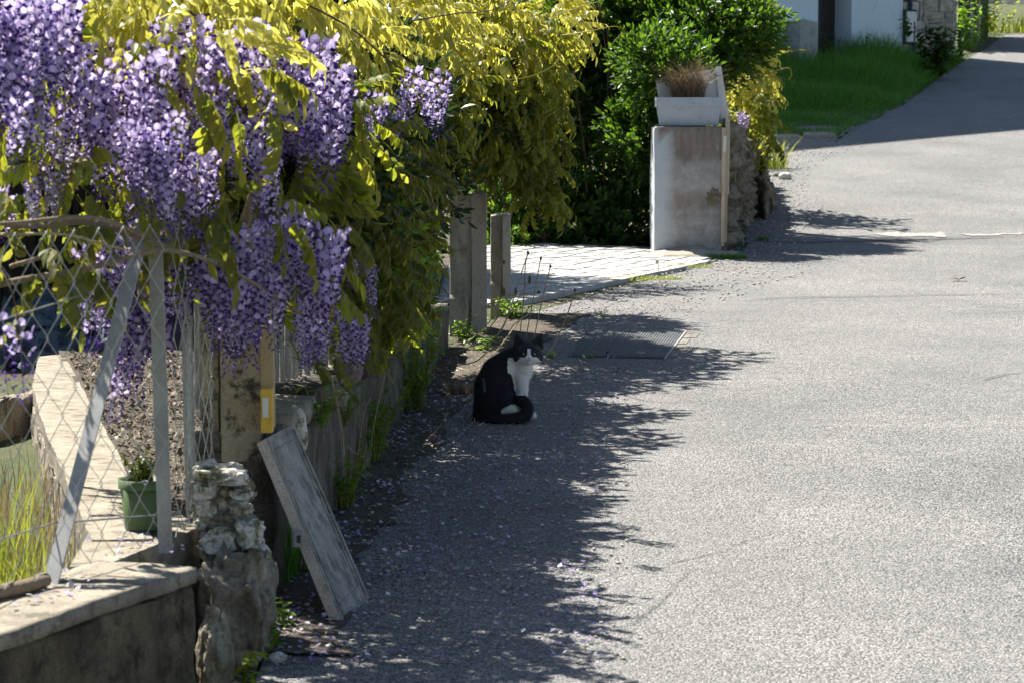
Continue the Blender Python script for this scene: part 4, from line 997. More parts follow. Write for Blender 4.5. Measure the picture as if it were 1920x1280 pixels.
n = 30000; x = rng.uniform(-2.3, -.6, n); y = rng.uniform(6.1, 11.3, n)
xl = np.interp(y, [p.y for p in sl_r], [p.x for p in sl_r]); ok = (x > xl + .01) & (x < np.where(y < 6.8, -.9, -.72 + .04 * (y - 6.8))); x, y = x[ok], y[ok]; z = .515 + .012 * (y - 6) + .03 * np.array([fn(a, b, 3) for a, b in zip(x, y)])
V, F, C = chips(len(x), np.stack([x, y, z], 1), .019, [tuple(c_ * .55 for c_ in q_) for q_ in BR], 3, .003, .5, 3.5); o = mobj('leaf_litter', tri_mesh('leaf_litter', V, F, C), M['litter']); tag(o, 'dry brown leaf litter covering the garden bed', 'leaf litter', kind='stuff')
# pot
pc = H(262, 1000, WT); pot = empty('flower_pot', (pc.x - .0, pc.y + .075, WT), 'green plastic pot with a small leafy plant behind the mesh', 'flower pot')
w = 86 / FPX * pc.y / 2; zt_ = P(0, 905, pc.y).z
def ring(r0, r1, z0, z1, n=20, th=.003):
    V = []; F = []
    for r, z in ((r0, z0), (r1, z1), (r1 - th, z1), (r0 - th, z0)):
        for k in range(n): V.append((math.cos(k * 6.2832 / n) * r, math.sin(k * 6.2832 / n) * r, z))
    for a in range(3):
        for k in range(n): q = [a * n + k, a * n + (k + 1) % n, (a + 1) * n + (k + 1) % n, (a + 1) * n + k]; F += [[q[0], q[1], q[2]], [q[0], q[2], q[3]]]
    return np.array(V), np.array(F)
hh = zt_ - WT
V, F = ring(w * .86, w * 1.08, .004, hh); mobj('pot_body', tri_mesh('pot_body', V, F, smooth=True), M['pot'], pot)
V, F = ring(w * 1.13, w * 1.15, hh - .022, hh + .002); mobj('pot_rim', tri_mesh('pot_rim', V, F, smooth=True), M['pot'], pot)
V, F = tube([(0, 0, hh - .02), (0, 0, hh - .012)], w * 1.03, 16); mobj('pot_soil', tri_mesh('pot_soil', V, F), M['soil'], pot)
plant('potted_plant', (pot.location.x, pot.location.y, WT + hh - .012), 'small grey green bushy plant growing in the green pot', 'plant', .085, .075, 260, .014, .6, 'bushleaf', 3, stems=26)
c = P(272, 906, pc.y + .02); V, F = rockgeo(tuple(c), (.011, .011, .011), 3, .1, 1, 3); root('snail_shell', V, F, M['white_pl'], 'small round white shell at the rim of the green pot', 'shell', smooth=True)
# sunlit grass at the left
def gtuft(loc, label, n, rad, h, hw, spread, m, seed, cat='grass tuft', name='grass_tuft'):
    V, F = blades(n, loc, rad, h, hw, spread, .6, 3, seed); return root(name, V, F, M[m], label, cat, base=loc)
gtuft((-1.20, 5.75, .25), 'yellow green grass standing between the wall and the pale slab', 190, (.14, .22), .36, .0035, .35, 'grass_yel', 5)
gtuft((-1.45, 7.4, .36), 'dry pale stalks standing on the rough bank left of the slab', 650, (.42, 1.1), .20, .003, .25, 'deadgrass', 16)
gtuft((-1.42, 6.5, .28), 'tall sunlit grass at the left behind the mesh', 130, (.12, .3), .42, .0035, .3, 'grass_yel', 6)
# tarp heap
tb = empty('tarpaulin', tuple(P(90, 680, 11.6)), 'crumpled blue grey tarpaulin heaped on the soil behind the mesh', 'tarpaulin')
def cloth(x0, x1, y0, y1, zfun, m, name, seed, n=34):
    V = []
    for j in range(n):
        for i in range(n):
            x = x0 + (x1 - x0) * i / (n - 1); y = y0 + (y1 - y0) * j / (n - 1)
            rd = 1 - abs(noise.noise(Vector((x * 6, y * 5, seed)))) * 2; V.append((x + .05 * fn(x, y, 5, seed), y, zfun(i / (n - 1), j / (n - 1)) + .12 * rd + .03 * fn(x, y, 13, seed)))
    return ob(name, V, quads([[j * n + i, j * n + i + 1, (j + 1) * n + i + 1, (j + 1) * n + i] for j in range(n - 1) for i in range(n - 1)]), m, tb)
cloth(-2.9, -2.3, 11.5, 12.3, lambda u, v: .44 + .22 * v, M['tarp'], 'tarp_sheet', 3)
cloth(-2.35, -1.85, 11.45, 12.1, lambda u, v: .40 + .24 * v, M['tarp'], 'tarp_sheet', 5)
cloth(-2.6, -2.1, 11.9, 12.5, lambda u, v: .55 + .2 * v, M['tarp'], 'tarp_sheet', 8)
cloth(-2.25, -2.0, 11.75, 12.0, lambda u, v: .72 + .05 * v, M['tarp_pale'], 'pale_flap', 9, 12)
cloth(-1.95, -1.72, 11.35, 11.7, lambda u, v: .60 + .1 * v, M['tarp_pale'], 'pale_flap', 12, 12)
# dark timber shed wall behind, boards one by one
shed = empty('shed', (-3.2, 13.6, .6), 'black shaded plank wall behind the tarpaulin, its unseen roof pushed forward for shade', 'shed')
for i in range(16):
    V, F = box((-4.6 + i * .2, 13.7 + .01 * (i % 3), 1.25), (.19, .05, 1.5)); ob('plank', V, F, M['dark_timber'], shed)
V, F = hexa([(-4.9, 12.2, 2.0), (-1.55, 12.2, 2.0), (-1.35, 16, 2.2), (-4.9, 16, 2.2)], [(-4.9, 12.2, 2.05), (-1.55, 12.2, 2.05), (-1.35, 16, 2.25), (-4.9, 16, 2.25)]); ob('roof', V, F, M['dark_timber'], shed)  # unseen shed roof, pushed forward to put the tarpaulin in shade
V, F = box((-1.4, 14.8, 1.3), (.05, 2.3, 1.5)); ob('side_boarding', V, F, M['dark_timber'], shed)
# reed screen
rsn = empty('reed_screen', (-.72, 7.9, .75), 'grey reed screen hidden behind the wisteria flowers', 'screen')
V, F = tube([(0, 0, 0), (.002, .001, .5), (-.001, 0, 1.0)], .0042, 5); rme = tri_mesh('reed', V, F); rme.materials.append(M['reed'])
for i in range(150):
    t = i / 150; p = Vector((-.99, 7.5, .72)).lerp(Vector((-.55, 9.3, .76)), t); o = bpy.data.objects.new('reed', rme); link(o, rsn); o.location = p - Vector(rsn.location) + Vector((random.uniform(-.004, .004), 0, random.uniform(-.02, .02))); o.rotation_euler = (random.uniform(-.012, .012), random.uniform(-.01, .01), random.uniform(0, 6)); 

# ---------------------------------------------------------------- woody shrubs behind
def hedge(name, label, cat, base, blobs, stems, m, seed, nst=14, sm=(.8, 1.4), variants=None, m2='bark', top=2.4, lean=.25):
    rt = empty(name, base, label, cat); rr = random.Random(seed)
    for i in range(nst):
        x0, y0, x1, y1 = stems; t = rr.random(); bx = x0 + (x1 - x0) * t; by = y0 + (y1 - y0) * t + rr.uniform(-.1, .3); z = zg(by)
        pts = [Vector((bx, by, z))]; h = top * rr.uniform(.6, 1)
        a = rr.uniform(-lean, lean) * .6; b = rr.uniform(0, lean)
        for k in (.35, .7, 1): pts.append(Vector((bx + a * h * k + rr.uniform(-.05, .05), by + b * h * k, z + h * k)))
        V, F = tube(spline(pts, 9), [.016 * (1 - .08 * k) for k in range(len(spline(pts, 9)))], 5); ob('stem', V, F, M['twig'] if i % 4 else M['bark'], rt, smooth=True)
    sprigs('foliage', rt, blobs, M[m], variants, sm[0], sm[1]); return rt
HS = [sprig(11, .20, .055, s, .42) for s in range(20, 24)]
hd = hedge('hedge', 'tall glossy green hedge behind the drive, left of the gate pillar', 'hedge', (.6, 18.9, zg(18.9)),
    [(1180, 70, 19.9, 210, 120, .5, 2600), (1000, 150, 19.9, 200, 150, .4, 1500), (1100, 290, 19.6, 170, 120, .35, 1050), (1000, 400, 19.3, 120, 95, .3, 500), (1170, 410, 19.3, 80, 70, .25, 280), (1330, 60, 19.6, 110, 80, .5, 1000), (1060, -120, 20.6, 330, 80, .4, 700), (1215, 250, 19.0, 60, 60, .2, 320), (1240, 130, 18.7, 70, 45, .2, 330), (960, 470, 19.2, 90, 40, .3, 260), (1130, 470, 19.2, 90, 30, .25, 260)],
    (-.1, 19.1, 1.6, 19.3), 'hedge', 4, 30, (.7, 1.3), HS, top=2.3)
hedge('garden_shrub', 'dense dark shrubs filling the garden behind the fence', 'shrub', (-2.6, 16, .7),
    [(60, 150, 15.5, 420, 200, .7, 1500), (420, 120, 16.5, 380, 260, .8, 2200), (600, 150, 17, 200, 230, .6, 1300), (250, 470, 15.8, 250, 120, .5, 900), (560, 480, 14.5, 200, 130, .6, 1100), (640, 560, 13, 60, 60, .3, 350), (300, -200, 17, 600, 120, .8, 1300), (-250, 200, 17, 300, 260, .9, 1500), (100, 560, 16.2, 500, 90, .5, 900)],
    (-3.2, 15.5, -.5, 16.5), 'bushleaf', 8, 26, (.9, 1.6), HS, top=2.4)
# spindly stems and dead bits inside the hedge edge
# ---------------------------------------------------------------- wisteria
WD = 'wisteria'
def vine(label, base): return empty('wisteria', base, label, 'wisteria')
vA = vine('flowering wisteria heavy with purple racemes over the mesh fence', (-.9, 6.4, .6))
vB = vine('bronze green wisteria hanging over the two concrete posts above the cat', (-.35, 11.5, zg(11.5)))
vC = vine('sunlit wisteria shoots hanging right of the gate pillar', (2.0, 21.5, zg(21.5)))
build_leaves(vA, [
    (230, 10, 6.7, 240, 70, .35, 170, 'wist_sun'), (430, 20, 7.3, 130, 70, .35, 150, 'wist_sun'), (600, 20, 9.6, 110, 50, .3, 120, 'wist_sun'), (575, 90, 8.4, 100, 90, .35, 170, 'wist_sun'), (650, 190, 8.9, 80, 90, .3, 90, 'wist'), (200, -60, 7.2, 300, 50, .4, 120, 'wist_sun'),
    (60, 340, 5.9, 110, 40, .2, 7, 'wist_shade'), (300, 150, 6.1, 260, 110, .2, 22, 'wist'), (330, 70, 6.3, 250, 40, .2, 26, 'wist_sun'), (430, 380, 6.4, 150, 50, .2, 12, 'wist'), (560, 520, 6.8, 80, 70, .2, 10, 'wist'), (330, 400, 6.1, 130, 40, .15, 16, 'wist_shade'), (160, 330, 6.0, 150, 50, .2, 14, 'wist'), (640, 250, 7.4, 60, 80, .2, 20, 'wist'), (430, 400, 6.7, 120, 40, .2, 9, 'wist_shade'), (560, 400, 7.2, 80, 50, .2, 14, 'wist_shade'), (70, 470, 5.75, 90, 40, .15, 12, 'wist_shade'), (640, 380, 8.4, 90, 150, .4, 140, 'wist_shade'), (560, 330, 7.6, 70, 110, .3, 40, 'wist_shade'),
    (690, 520, 9.0, 65, 65, .3, 70, 'wist_shade'), (600, 650, 8.0, 50, 25, .2, 8, 'wist_shade'), (250, 130, 7.4, 300, 120, .35, 120, 'wist'), (380, 300, 7.8, 260, 120, .35, 110, 'wist_shade'), (90, 200, 7.2, 160, 200, .35, 60, 'wist_shade')], 270)
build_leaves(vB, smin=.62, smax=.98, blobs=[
    (740, 40, 10.4, 120, 80, .4, 230, 'wist_sun'), (820, 90, 11.0, 90, 80, .25, 130, 'wist_sun'), (930, 60, 12.4, 90, 60, .3, 110, 'wist_sun'), (690, 120, 9.4, 80, 80, .25, 90, 'wist_sun'), (870, 50, 12.6, 120, 80, .4, 200, 'wist_sun'), (920, 130, 14.3, 90, 100, .4, 220, 'wist'), (800, -50, 12.2, 160, 50, .4, 110, 'wist_sun'), (790, 190, 10.8, 90, 110, .4, 200, 'wist'), (725, 370, 10.0, 70, 120, .35, 190, 'wist_shade'), (950, 110, 12.5, 100, 90, .4, 220, 'wist'), (920, 220, 12.8, 100, 80, .35, 200, 'wist'), (1000, 290, 13.0, 45, 70, .2, 90, 'wist_shade'),
    (1000, 180, 12.9, 50, 120, .25, 130, 'wist'), (1035, 50, 13.0, 60, 45, .3, 70, 'wist_sun'), (1015, 365, 13.0, 25, 30, .15, 24, 'wist'), (715, 560, 9.6, 50, 30, .2, 60, 'wist'), (745, 470, 10.2, 50, 80, .25, 120, 'wist'), (690, 590, 9.3, 50, 22, .2, 36, 'wist'), (790, 300, 11.4, 45, 60, .25, 70, 'wist'), (690, 310, 9.2, 70, 110, .35, 100, 'wist_shade'), (900, 290, 13.1, 50, 25, .2, 40, 'wist_shade')], nobj=285)
build_leaves(vC, [(1395, 90, 21.6, 40, 110, .45, 130, 'wist_sun'), (1390, 225, 21.2, 48, 50, .35, 80, 'wist'), (1415, 160, 21.8, 36, 60, .35, 60, 'wist_sun'), (1370, 10, 21.6, 60, 60, .5, 90, 'wist_sun'), (1360, -70, 21.8, 80, 60, .5, 90, 'wist_sun'), (1420, 260, 21.4, 25, 25, .2, 20, 'wist_shade')], 240, .8, 1.3)
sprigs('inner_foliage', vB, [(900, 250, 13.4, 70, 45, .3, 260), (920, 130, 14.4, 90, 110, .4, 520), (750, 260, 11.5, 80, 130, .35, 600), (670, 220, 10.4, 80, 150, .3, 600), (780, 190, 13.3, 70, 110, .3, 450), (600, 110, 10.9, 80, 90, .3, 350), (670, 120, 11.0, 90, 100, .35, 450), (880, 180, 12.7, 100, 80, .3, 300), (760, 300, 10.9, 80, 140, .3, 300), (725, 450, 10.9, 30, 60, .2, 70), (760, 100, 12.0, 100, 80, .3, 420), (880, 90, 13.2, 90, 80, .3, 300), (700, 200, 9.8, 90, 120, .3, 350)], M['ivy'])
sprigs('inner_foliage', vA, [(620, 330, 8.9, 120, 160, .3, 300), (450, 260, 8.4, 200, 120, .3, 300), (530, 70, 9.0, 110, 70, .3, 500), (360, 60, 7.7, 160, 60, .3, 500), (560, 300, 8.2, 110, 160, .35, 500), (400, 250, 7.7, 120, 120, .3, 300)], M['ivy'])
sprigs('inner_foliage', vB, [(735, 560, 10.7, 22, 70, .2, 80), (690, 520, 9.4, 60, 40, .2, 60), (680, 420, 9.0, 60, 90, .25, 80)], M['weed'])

# branches and tendrils
def branch(rt, name, pts, r0, r1, m='bark', seg=7):
    p = spline(pts, len(pts) * 6); n = len(p); V, F = tube(p, [r0 + (r1 - r0) * i / (n - 1) for i in range(n)], seg); return ob(name, V, F, M[m], rt, smooth=True)
branch(vA, 'branch', [P(-60, 415, 5.9), P(60, 425, 5.85), P(160, 418, 5.8), P(250, 440, 5.78), P(312, 466, 5.76)], .006, .009)
branch(vA, 'branch', [P(-60, 545, 5.7), P(60, 522, 5.7), P(160, 505, 5.72), P(250, 480, 5.72), P(320, 470, 5.74), P(420, 500, 5.95), P(520, 560, 6.4), P(640, 640, 7.4)], .009, .004)
branch(vA, 'branch', [P(20, 500, 5.75), P(90, 470, 5.7), P(110, 380, 5.75), P(150, 300, 6.0), P(260, 180, 6.4), P(420, 60, 7)], .006, .004)
branch(vA, 'branch', [P(0, 440, 5.7), P(120, 440, 5.66), P(200, 460, 5.64), P(245, 470, 5.62)], .004, .002, 'deadstalk')
branch(vA, 'branch', [P(312, 466, 5.8), P(300, 380, 6.0), P(330, 260, 6.3), P(420, 160, 6.8), P(560, 80, 7.4)], .010, .005)
branch(vA, 'branch', [P(340, 0, 6.6), P(370, 30, 6.6), P(440, 20, 6.7), P(520, 60, 6.8)], .005, .003, 'twig')
branch(vA, 'trunk', [Vector((-.98, 7.2, .45)), P(420, 700, 7.2), P(440, 500, 7.0), P(500, 300, 7.0), P(600, 120, 7.4)], .022, .012)
branch(vB, 'trunk', [Vector((-.62, 11.6, .5)), P(800, 560, 11.4), P(790, 380, 11.2), P(850, 200, 11.4), P(900, 50, 11.8)], .028, .014)
branch(vC, 'trunk', [Vector((1.85, 21.9, zg(21.9))), P(1360, 250, 21.9), P(1370, 150, 21.8), P(1380, 30, 21.8)], .025, .012)
for q, r0, m in [([P(560, 0, 7.2), P(660, 55, 7.2), P(730, 115, 7.3), P(800, 150, 7.5), P(858, 165, 7.8)], .0035, 'twig'), ([P(850, 165, 7.8), P(862, 200, 7.8), P(864, 218, 7.8)], .002, 'greenstalk'), ([P(770, 40, 8), P(860, 25, 8.2), P(920, 20, 8.4), P(975, -10, 8.6)], .003, 'twig'),
                 ([P(330, 180, 6.0), P(420, 270, 6.0), P(490, 340, 6.1)], .003, 'greenstalk'), ([P(100, 330, 5.6), P(130, 410, 5.6), P(150, 460, 5.6)], .0016, 'twig')]: branch(vA, 'tendril', q, r0, r0 * .5, m, 5)
for q, r0 in [([P(880, 140, 11.5), P(930, 150, 11.3), P(990, 145, 11.3), P(1035, 125, 11.4), P(1050, 108, 11.5)], .004), ([P(1030, 70, 12.5), P(1100, 60, 12.4), P(1150, 50, 12.4), P(1168, 58, 12.4), P(1160, 68, 12.4)], .003), ([P(1140, 92, 12.4), P(1165, 66, 12.4), P(1190, 66, 12.4), P(1194, 90, 12.4)], .0025),
              ([P(780, 420, 9.6), P(840, 466, 9.5), P(885, 468, 9.5)], .003), ([P(1040, 30, 12.6), P(1100, 10, 12.6), P(1150, -5, 12.6)], .003)]: branch(vB, 'tendril', q, r0, r0 * .5, 'greenstalk', 5)
for q, r0 in [([P(1400, 118, 21), P(1450, 106, 20.9), P(1490, 95, 20.9), P(1515, 97, 20.9), P(1525, 112, 20.9)], .009), ([P(1370, 160, 21), P(1410, 148, 20.9), P(1450, 135, 20.9), P(1478, 128, 20.9), P(1484, 140, 20.9), P(1479, 150, 20.9)], .010), ([P(1440, 138, 20.9), P(1462, 150, 20.9), P(1470, 160, 20.9), P(1466, 170, 20.9)], .008), ([P(1410, 150, 20.9), P(1440, 142, 20.8), P(1470, 148, 20.8), P(1490, 156, 20.8)], .004)]: branch(vC, 'tendril', q, r0, r0 * .4, 'greenstalk', 5)

branch(vA, 'branch', [P(312, 466, 5.85), P(180, 410, 5.6), P(0, 420, 5.3), P(-150, 410, 5.0), P(-330, 380, 4.7)], .007, .003)
# racemes
def floret(s, r):
    """small pea flower facing +Y: broad standard petal, darker keel"""
    cu = r.uniform(.15, .6); lt = np.array([.37, .285, .51]) * r.uniform(.7, 1.35); lt2 = np.array([.56, .50, .67]); dk = np.array([.13, .06, .28]) * r.uniform(.7, 1.2)
    V = [(0, 0, .05), (-.5, cu * .5, .25), (.5, cu * .5, .25), (0, -.05, .55), (-.42, cu * .6, .8), (.42, cu * .6, .8), (0, .1, 1.0)]
    F = [[0, 3, 1], [0, 2, 3], [1, 3, 4], [3, 2, 5], [3, 6, 4], [3, 5, 6]]
    C = [lt2, lt, lt, lt2 * 1.02, lt * 1.05, lt * 1.05, lt]
    b = len(V); V += [(0, .0, .0), (-.2, .45, .16), (.2, .45, .16), (0, .85, -.06), (0, .4, -.22)]; F += [[b, b + 1, b + 3], [b, b + 3, b + 2], [b, b + 4, b + 1], [b, b + 2, b + 4], [b + 1, b + 4, b + 3], [b + 2, b + 3, b + 4]]; C += [dk * 1.3, dk, dk, dk * .8, dk]
    return np.array(V, float) * s, np.array(F), np.array(C)
def bud(s, r):
    dk = np.array([.17, .09, .36]) * r.uniform(.7, 1.3); V = [(0, 0, 0), (-.22, .4, .1), (.22, .4, .1), (0, .45, -.2), (0, 1, 0)]; F = [[0, 2, 1], [0, 1, 3], [0, 3, 2], [1, 2, 4], [3, 1, 4], [2, 3, 4]]
    return np.array(V, float) * s, np.array(F), np.array([dk] * 5)
def raceme(L, n, seed, fs=.0255, open_=.8):
    r = random.Random(seed); Vs, Fs, Cs, off = [], [], [], 0
    bx, by = r.uniform(-.1, .1), r.uniform(-.1, .1)
    ax = [(bx * L * t * t, by * L * t * t, -L * t) for t in (0, .33, .66, 1)]
    V, F = tube(ax, [.0022, .0016, .0012, .0006], 4, False); Vs.append(V); Fs.append(F); Cs.append(np.tile([[.22, .16, .22]], (len(V), 1))); off = len(V)
    for k in range(n):
        t = (k + r.random()) / n; az = k * 2.39996 + r.uniform(-.3, .3); rad = (.030 * (1 - .78 * t ** 1.3) + .003) * r.uniform(.7, 1.15) * (L / .24) ** .3; s = fs * (1 - .38 * t) * r.uniform(.85, 1.15)
        V, F, C = (floret if t < open_ else bud)(s, r)
        V = V @ rotm('Y', r.uniform(-.7, .7)).T @ rotm('X', r.uniform(-.7, .35) - .5 * t).T @ rotm('Z', az).T
        p = np.array([bx * L * t * t - math.sin(az) * rad, by * L * t * t + math.cos(az) * rad, -L * t])
        Vs.append(V + p); Fs.append(F + off); Cs.append(C); off += len(V)
    return np.vstack(Vs), np.vstack(Fs), np.vstack(Cs)
RC = [raceme(.22, 62, 1), raceme(.26, 74, 2), raceme(.18, 50, 3), raceme(.30, 86, 4), raceme(.24, 66, 5), raceme(.20, 56, 6)]
RCme = []
for r_ in RC: me = tri_mesh('flower_cluster', *r_); me.materials.append(M['petal']); RCme.append(me)
def racemes(rt, x0, x1, y0, y1, d0, d1, n, s=(.8, 1.15)):
    for i in range(n):
        px = x0 + (x1 - x0) * (i + random.random()) / n; py = random.uniform(y0, y1); d = random.uniform(d0, d1); p = P(px, py, d); k = random.randrange(6); sc = random.uniform(*s)
        b = Matrix.Rotation(random.uniform(0, 6.28), 3, 'Z') @ Matrix.Rotation(random.uniform(-.18, .18), 3, 'X'); place(RCme[k], 'flower_cluster', None, rt, p, np.array([list(r) for r in b]), sc)
rj = racemes
rj(vA, -30, 130, -30, 70, 5.6, 6.1, 17); rj(vA, -20, 110, 110, 200, 5.6, 6.0, 6, (.7, .9)); rj(vA, 130, 320, 80, 160, 5.9, 6.5, 13); rj(vA, 300, 500, 40, 140, 6.2, 6.8, 17); rj(vA, 180, 420, 150, 230, 6.1, 6.6, 8, (.6, .9))
rj(vA, 480, 640, 70, 150, 6.6, 7.3, 15); rj(vA, 90, 220, 190, 240, 5.9, 6.3, 5, (.6, .9)); rj(vA, 540, 650, 170, 200, 7.0, 7.6, 8); rj(vA, 255, 390, 280, 330, 6.0, 6.3, 9, (.6, .85)); rj(vA, 480, 520, 275, 285, 6.2, 6.3, 2, (.7, .8)); rj(vA, 395, 490, 190, 230, 6.4, 6.8, 6, (.7, .9))
rj(vA, 160, 240, 430, 500, 6.0, 6.2, 7, (.7, .9)); rj(vA, 205, 285, 480, 600, 6.05, 6.25, 13, (.8, 1.05)); rj(vA, 300, 400, 420, 540, 6.15, 6.4, 8, (.5, .85)); rj(vA, 390, 500, 420, 540, 6.15, 6.4, 17, (.6, .95)); rj(vA, 500, 630, 390, 530, 6.4, 6.8, 15, (.6, 1.0)); rj(vA, 240, 330, 215, 285, 5.70, 5.78, 8, (.6, .8)); rj(vA, -20, 120, 300, 380, 5.8, 6.0, 4, (.4, .6)); rj(vA, 540, 690, 560, 620, 7.0, 7.6, 13, (.45, .8))
rj(vA, 650, 830, 120, 220, 7.8, 8.6, 9, (.6, .9)); rj(vA, 640, 700, 470, 500, 8, 8.3, 3, (.4, .6)); rj(vC, 1325, 1345, 20, 40, 21.1, 21.3, 3, (1, 1.2)); rj(vC, 1385, 1400, 205, 235, 20.9, 21.0, 3, (.8, 1))
# nearest drooping cluster at the left edge, made of fewer, looser flowers
Vn = raceme(.21, 26, 77, .025, .42); me = tri_mesh('flower_cluster', *Vn); me.materials.append(M['petal'])
for px, py, d, s in ((38, 612, 4.9, .75), (5, 600, 4.85, .7)): place(me, 'flower_cluster', None, vA, P(px, py, d), np.eye(3), s)
V, F = tube(spline([P(38, 614, 4.9), P(10, 520, 4.92), P(-70, 412, 5.12)], 8), .0014, 4); ob('stalk', V, F, M['twig'], vA)

# grey post behind the hedge
V, F = box((P(1312, 60, 20.6).x, 20.6, 2.4), (.10, .10, 3.1)); root('metal_post', V, F, M['pipe'], 'blue grey post rising through the foliage behind the planter', 'post')
bb = empty('bright_undergrowth', (.6, 21.2, zg(21.2)), 'sunlit yellow green undergrowth glimpsed through the hedge stems', 'undergrowth')
sprigs('foliage', bb, [(1060, 410, 21.3, 160, 80, .3, 420), (1190, 360, 21.3, 70, 120, .3, 200)], M['weed_bright'], HS)
V, F = wall_block('k', H(72, 740, .53), H(-260, 800, .53), Vector((0, .16, 0)), 1, 0, .53, None, .04, .02, 14, .03, 7)
root('garden_kerb', V, F, M['pale_rough_wood'], 'rough weathered bank left of the pale slab behind the tall grass', 'wall', smooth=True)

# ---------------------------------------------------------------- weeds, stalks, stones, litter
W = [(735, 790, 'leafy green weed at the wall foot left of the cat', .40, .17, 110, .05, .5, 'weed'), (775, 772, 'bushy weed between the wall foot and the cat', .32, .17, 120, .045, .5, 'weed'), (765, 755, 'green weed under the hanging leaves behind the cat', .36, .15, 60, .055, .5, 'weed'), (765, 700, 'tall leafy growth at the wall end near the first post', .34, .13, 70, .05, .5, 'weed'),
     (752, 735, 'bright leafy mass climbing the far end of the garden wall', .46, .18, 150, .05, .5, 'weed'), (790, 715, 'broad leafed weed between the garden wall and the first post', .40, .15, 110, .055, .5, 'weed'), (700, 850, 'thicket of weeds spilling from the wall foot to the asphalt', .28, .15, 110, .045, .5, 'weed'),
     (665, 905, 'bright leafed weed sprouting at the wall foot right of the board', .2, .12, 60, .04, .5, 'weed_bright'), (650, 960, 'low green weed beside the upper part of the leaning board', .22, .14, 80, .045, .5, 'weed'), (700, 870, 'small green weed half way along the wall foot', .26, .12, 70, .045, .5, 'weed'), (575, 1080, 'shaded weed tucked behind the leaning board', .20, .12, 36, .05, .45, 'weed'),
     (500, 1225, 'low green weed at the foot of the boulder', .09, .10, 40, .04, .5, 'weed'), (540, 1180, 'small weed between boulder and leaning board foot', .08, .07, 22, .035, .5, 'weed'), (450, 1292, 'bright yellow green seedling at the bottom edge', .11, .05, 16, .045, .5, 'weed_bright'),
     (870, 640, 'clump of weeds at the foot of the nearer post', .12, .14, 50, .05, .5, 'weed'), (965, 600, 'rounded green clump at the foot of the slimmer post', .13, .16, 110, .04, .45, 'weed'), (900, 660, 'low plant in the soil above the cat', .09, .12, 26, .05, .5, 'weed'),
     (1036, 672, 'tiny weed at the left corner of the iron cover', .05, .06, 26, .02, .5, 'weed'), (1098, 672, 'tiny weed in the front joint of the iron cover', .03, .05, 18, .02, .5, 'weed'), (1130, 598, 'tiny weed in the shaded asphalt beyond the iron cover', .05, .05, 14, .02, .5, 'weed'),
     (1378, 440, 'green weed at the side of the pillar foot', .14, .12, 44, .05, .3, 'weed'), (1375, 415, 'upright weed against the stone wall behind the pillar', .24, .1, 40, .06, .3, 'weed'), (640, 880, 'weed growing out of the wall joint behind the board', .22, .1, 30, .045, .5, 'weed')]
for i, (px, py, lab, h, r, n, ll, wr, m) in enumerate(W):
    px_plant(px, py, lab, h=h, r=r, n=n, ll=ll, wr=wr, m=m, seed=100 + i)
for i, (px, py, d, lab) in enumerate([(660, 725, 8.8, 'leafy tuft on the wall top below the far end of the flowers'), (700, 690, 9.6, 'green clump growing over the wall top before the weeds'), (640, 800, 8.3, 'small plant rooted in the face of the garden wall'), (725, 700, 10.3, 'dense green clump at the far end of the visible wall'), (600, 800, 7.6, 'sprig of green leaves on top of the wall behind the board'), (575, 690, 7.5, 'little bright sprig under the flowers beside the yellowed post')]):
    plant('weed', tuple(P(px, py, d)), lab, h=.14, r=.11, n=40, ll=.045, wr=.5, m='weed', seed=140 + i)
# verge weeds, bushes
plant('bush', tuple(G(1752, 152)), 'dark leafy bush before the stone block wall', 'bush', .95, .5, 260, .17, .5, 'bushleaf', 7, stems=16)
plant('bush', tuple(G(1785, 128)), 'lower bush at the road edge beyond the dark leafy one', 'bush', .6, .45, 200, .12, .5, 'weed', 8, stems=14)
plant('bush', tuple(G(1825, 95)), 'green bush climbing in front of the upright boards', 'bush', 1.0, .6, 320, .12, .5, 'weed', 9, stems=20)
plant('bush', tuple(G(1862, 70)), 'sunlit bush at the top bend of the street', 'bush', .8, .5, 240, .1, .5, 'weed_bright', 10, stems=16)
plant('bush', tuple(P(1830, 20, 43)), 'leafy creeper hanging beside the upright boards', 'bush', .9, .35, 160, .12, .5, 'weed', 12, stems=12)
for i in range(9):
    px = [1425, 1455, 1560, 1585, 1620, 1650, 1668, 1690, 1715][i]; py = [118, 122, 126, 128, 128, 122, 118, 116, 118][i]
    lab = ['stalky weed at the left end of the house wall', 'nettle like weed left of the concrete cabinet', 'weed before the dark doorway', 'weed at the right jamb of the doorway', 'tall weed against the pale facade right of the door', 'second tall weed against the pale facade', 'flowering weed near the house corner', 'weed under the meter hatch', 'weed below the downpipe'][i]
    plant('weed', tuple(G(px, py)), lab, h=random.uniform(.4, .65), r=.22, n=70, ll=.08, wr=.45, m='weed', seed=160 + i, stems=9)
gl = G(1630, 118); V, F = blades(60, tuple(gl), (.9, .3), 1.15, .004, .35, .5, 3, 9); root('tall_grass', V, F, M['twig'], 'thin dry grass stems silhouetted on the pale facade', 'grass')
V, F = blades(36, tuple(G(1432, 112)), (.25, .2), 1.2, .008, .3, .5, 3, 10); root('tall_grass', V, F, M['twig'], 'dark dry stalks before the left part of the pale house', 'grass')
V, F = blades(200, tuple(G(1885, 62)), (1.2, .5), .4, .02, .5, .5, 3, 12); root('grass_tuft', V, F, M['grass_yel'], 'sunlit grass before the far pale wall', 'grass tuft')
gtuft(tuple(G(1437, 318)), 'sunlit yellow green grass tuft at the end of the stone wall', 150, (.22, .2), .38, .006, .55, 'grass_yel', 12)
gtuft(tuple(G(1360, 486)), 'flat grass patch at the pillar foot where the drive meets the road', 420, (.16, .10), .05, .004, .8, 'grass', 14)
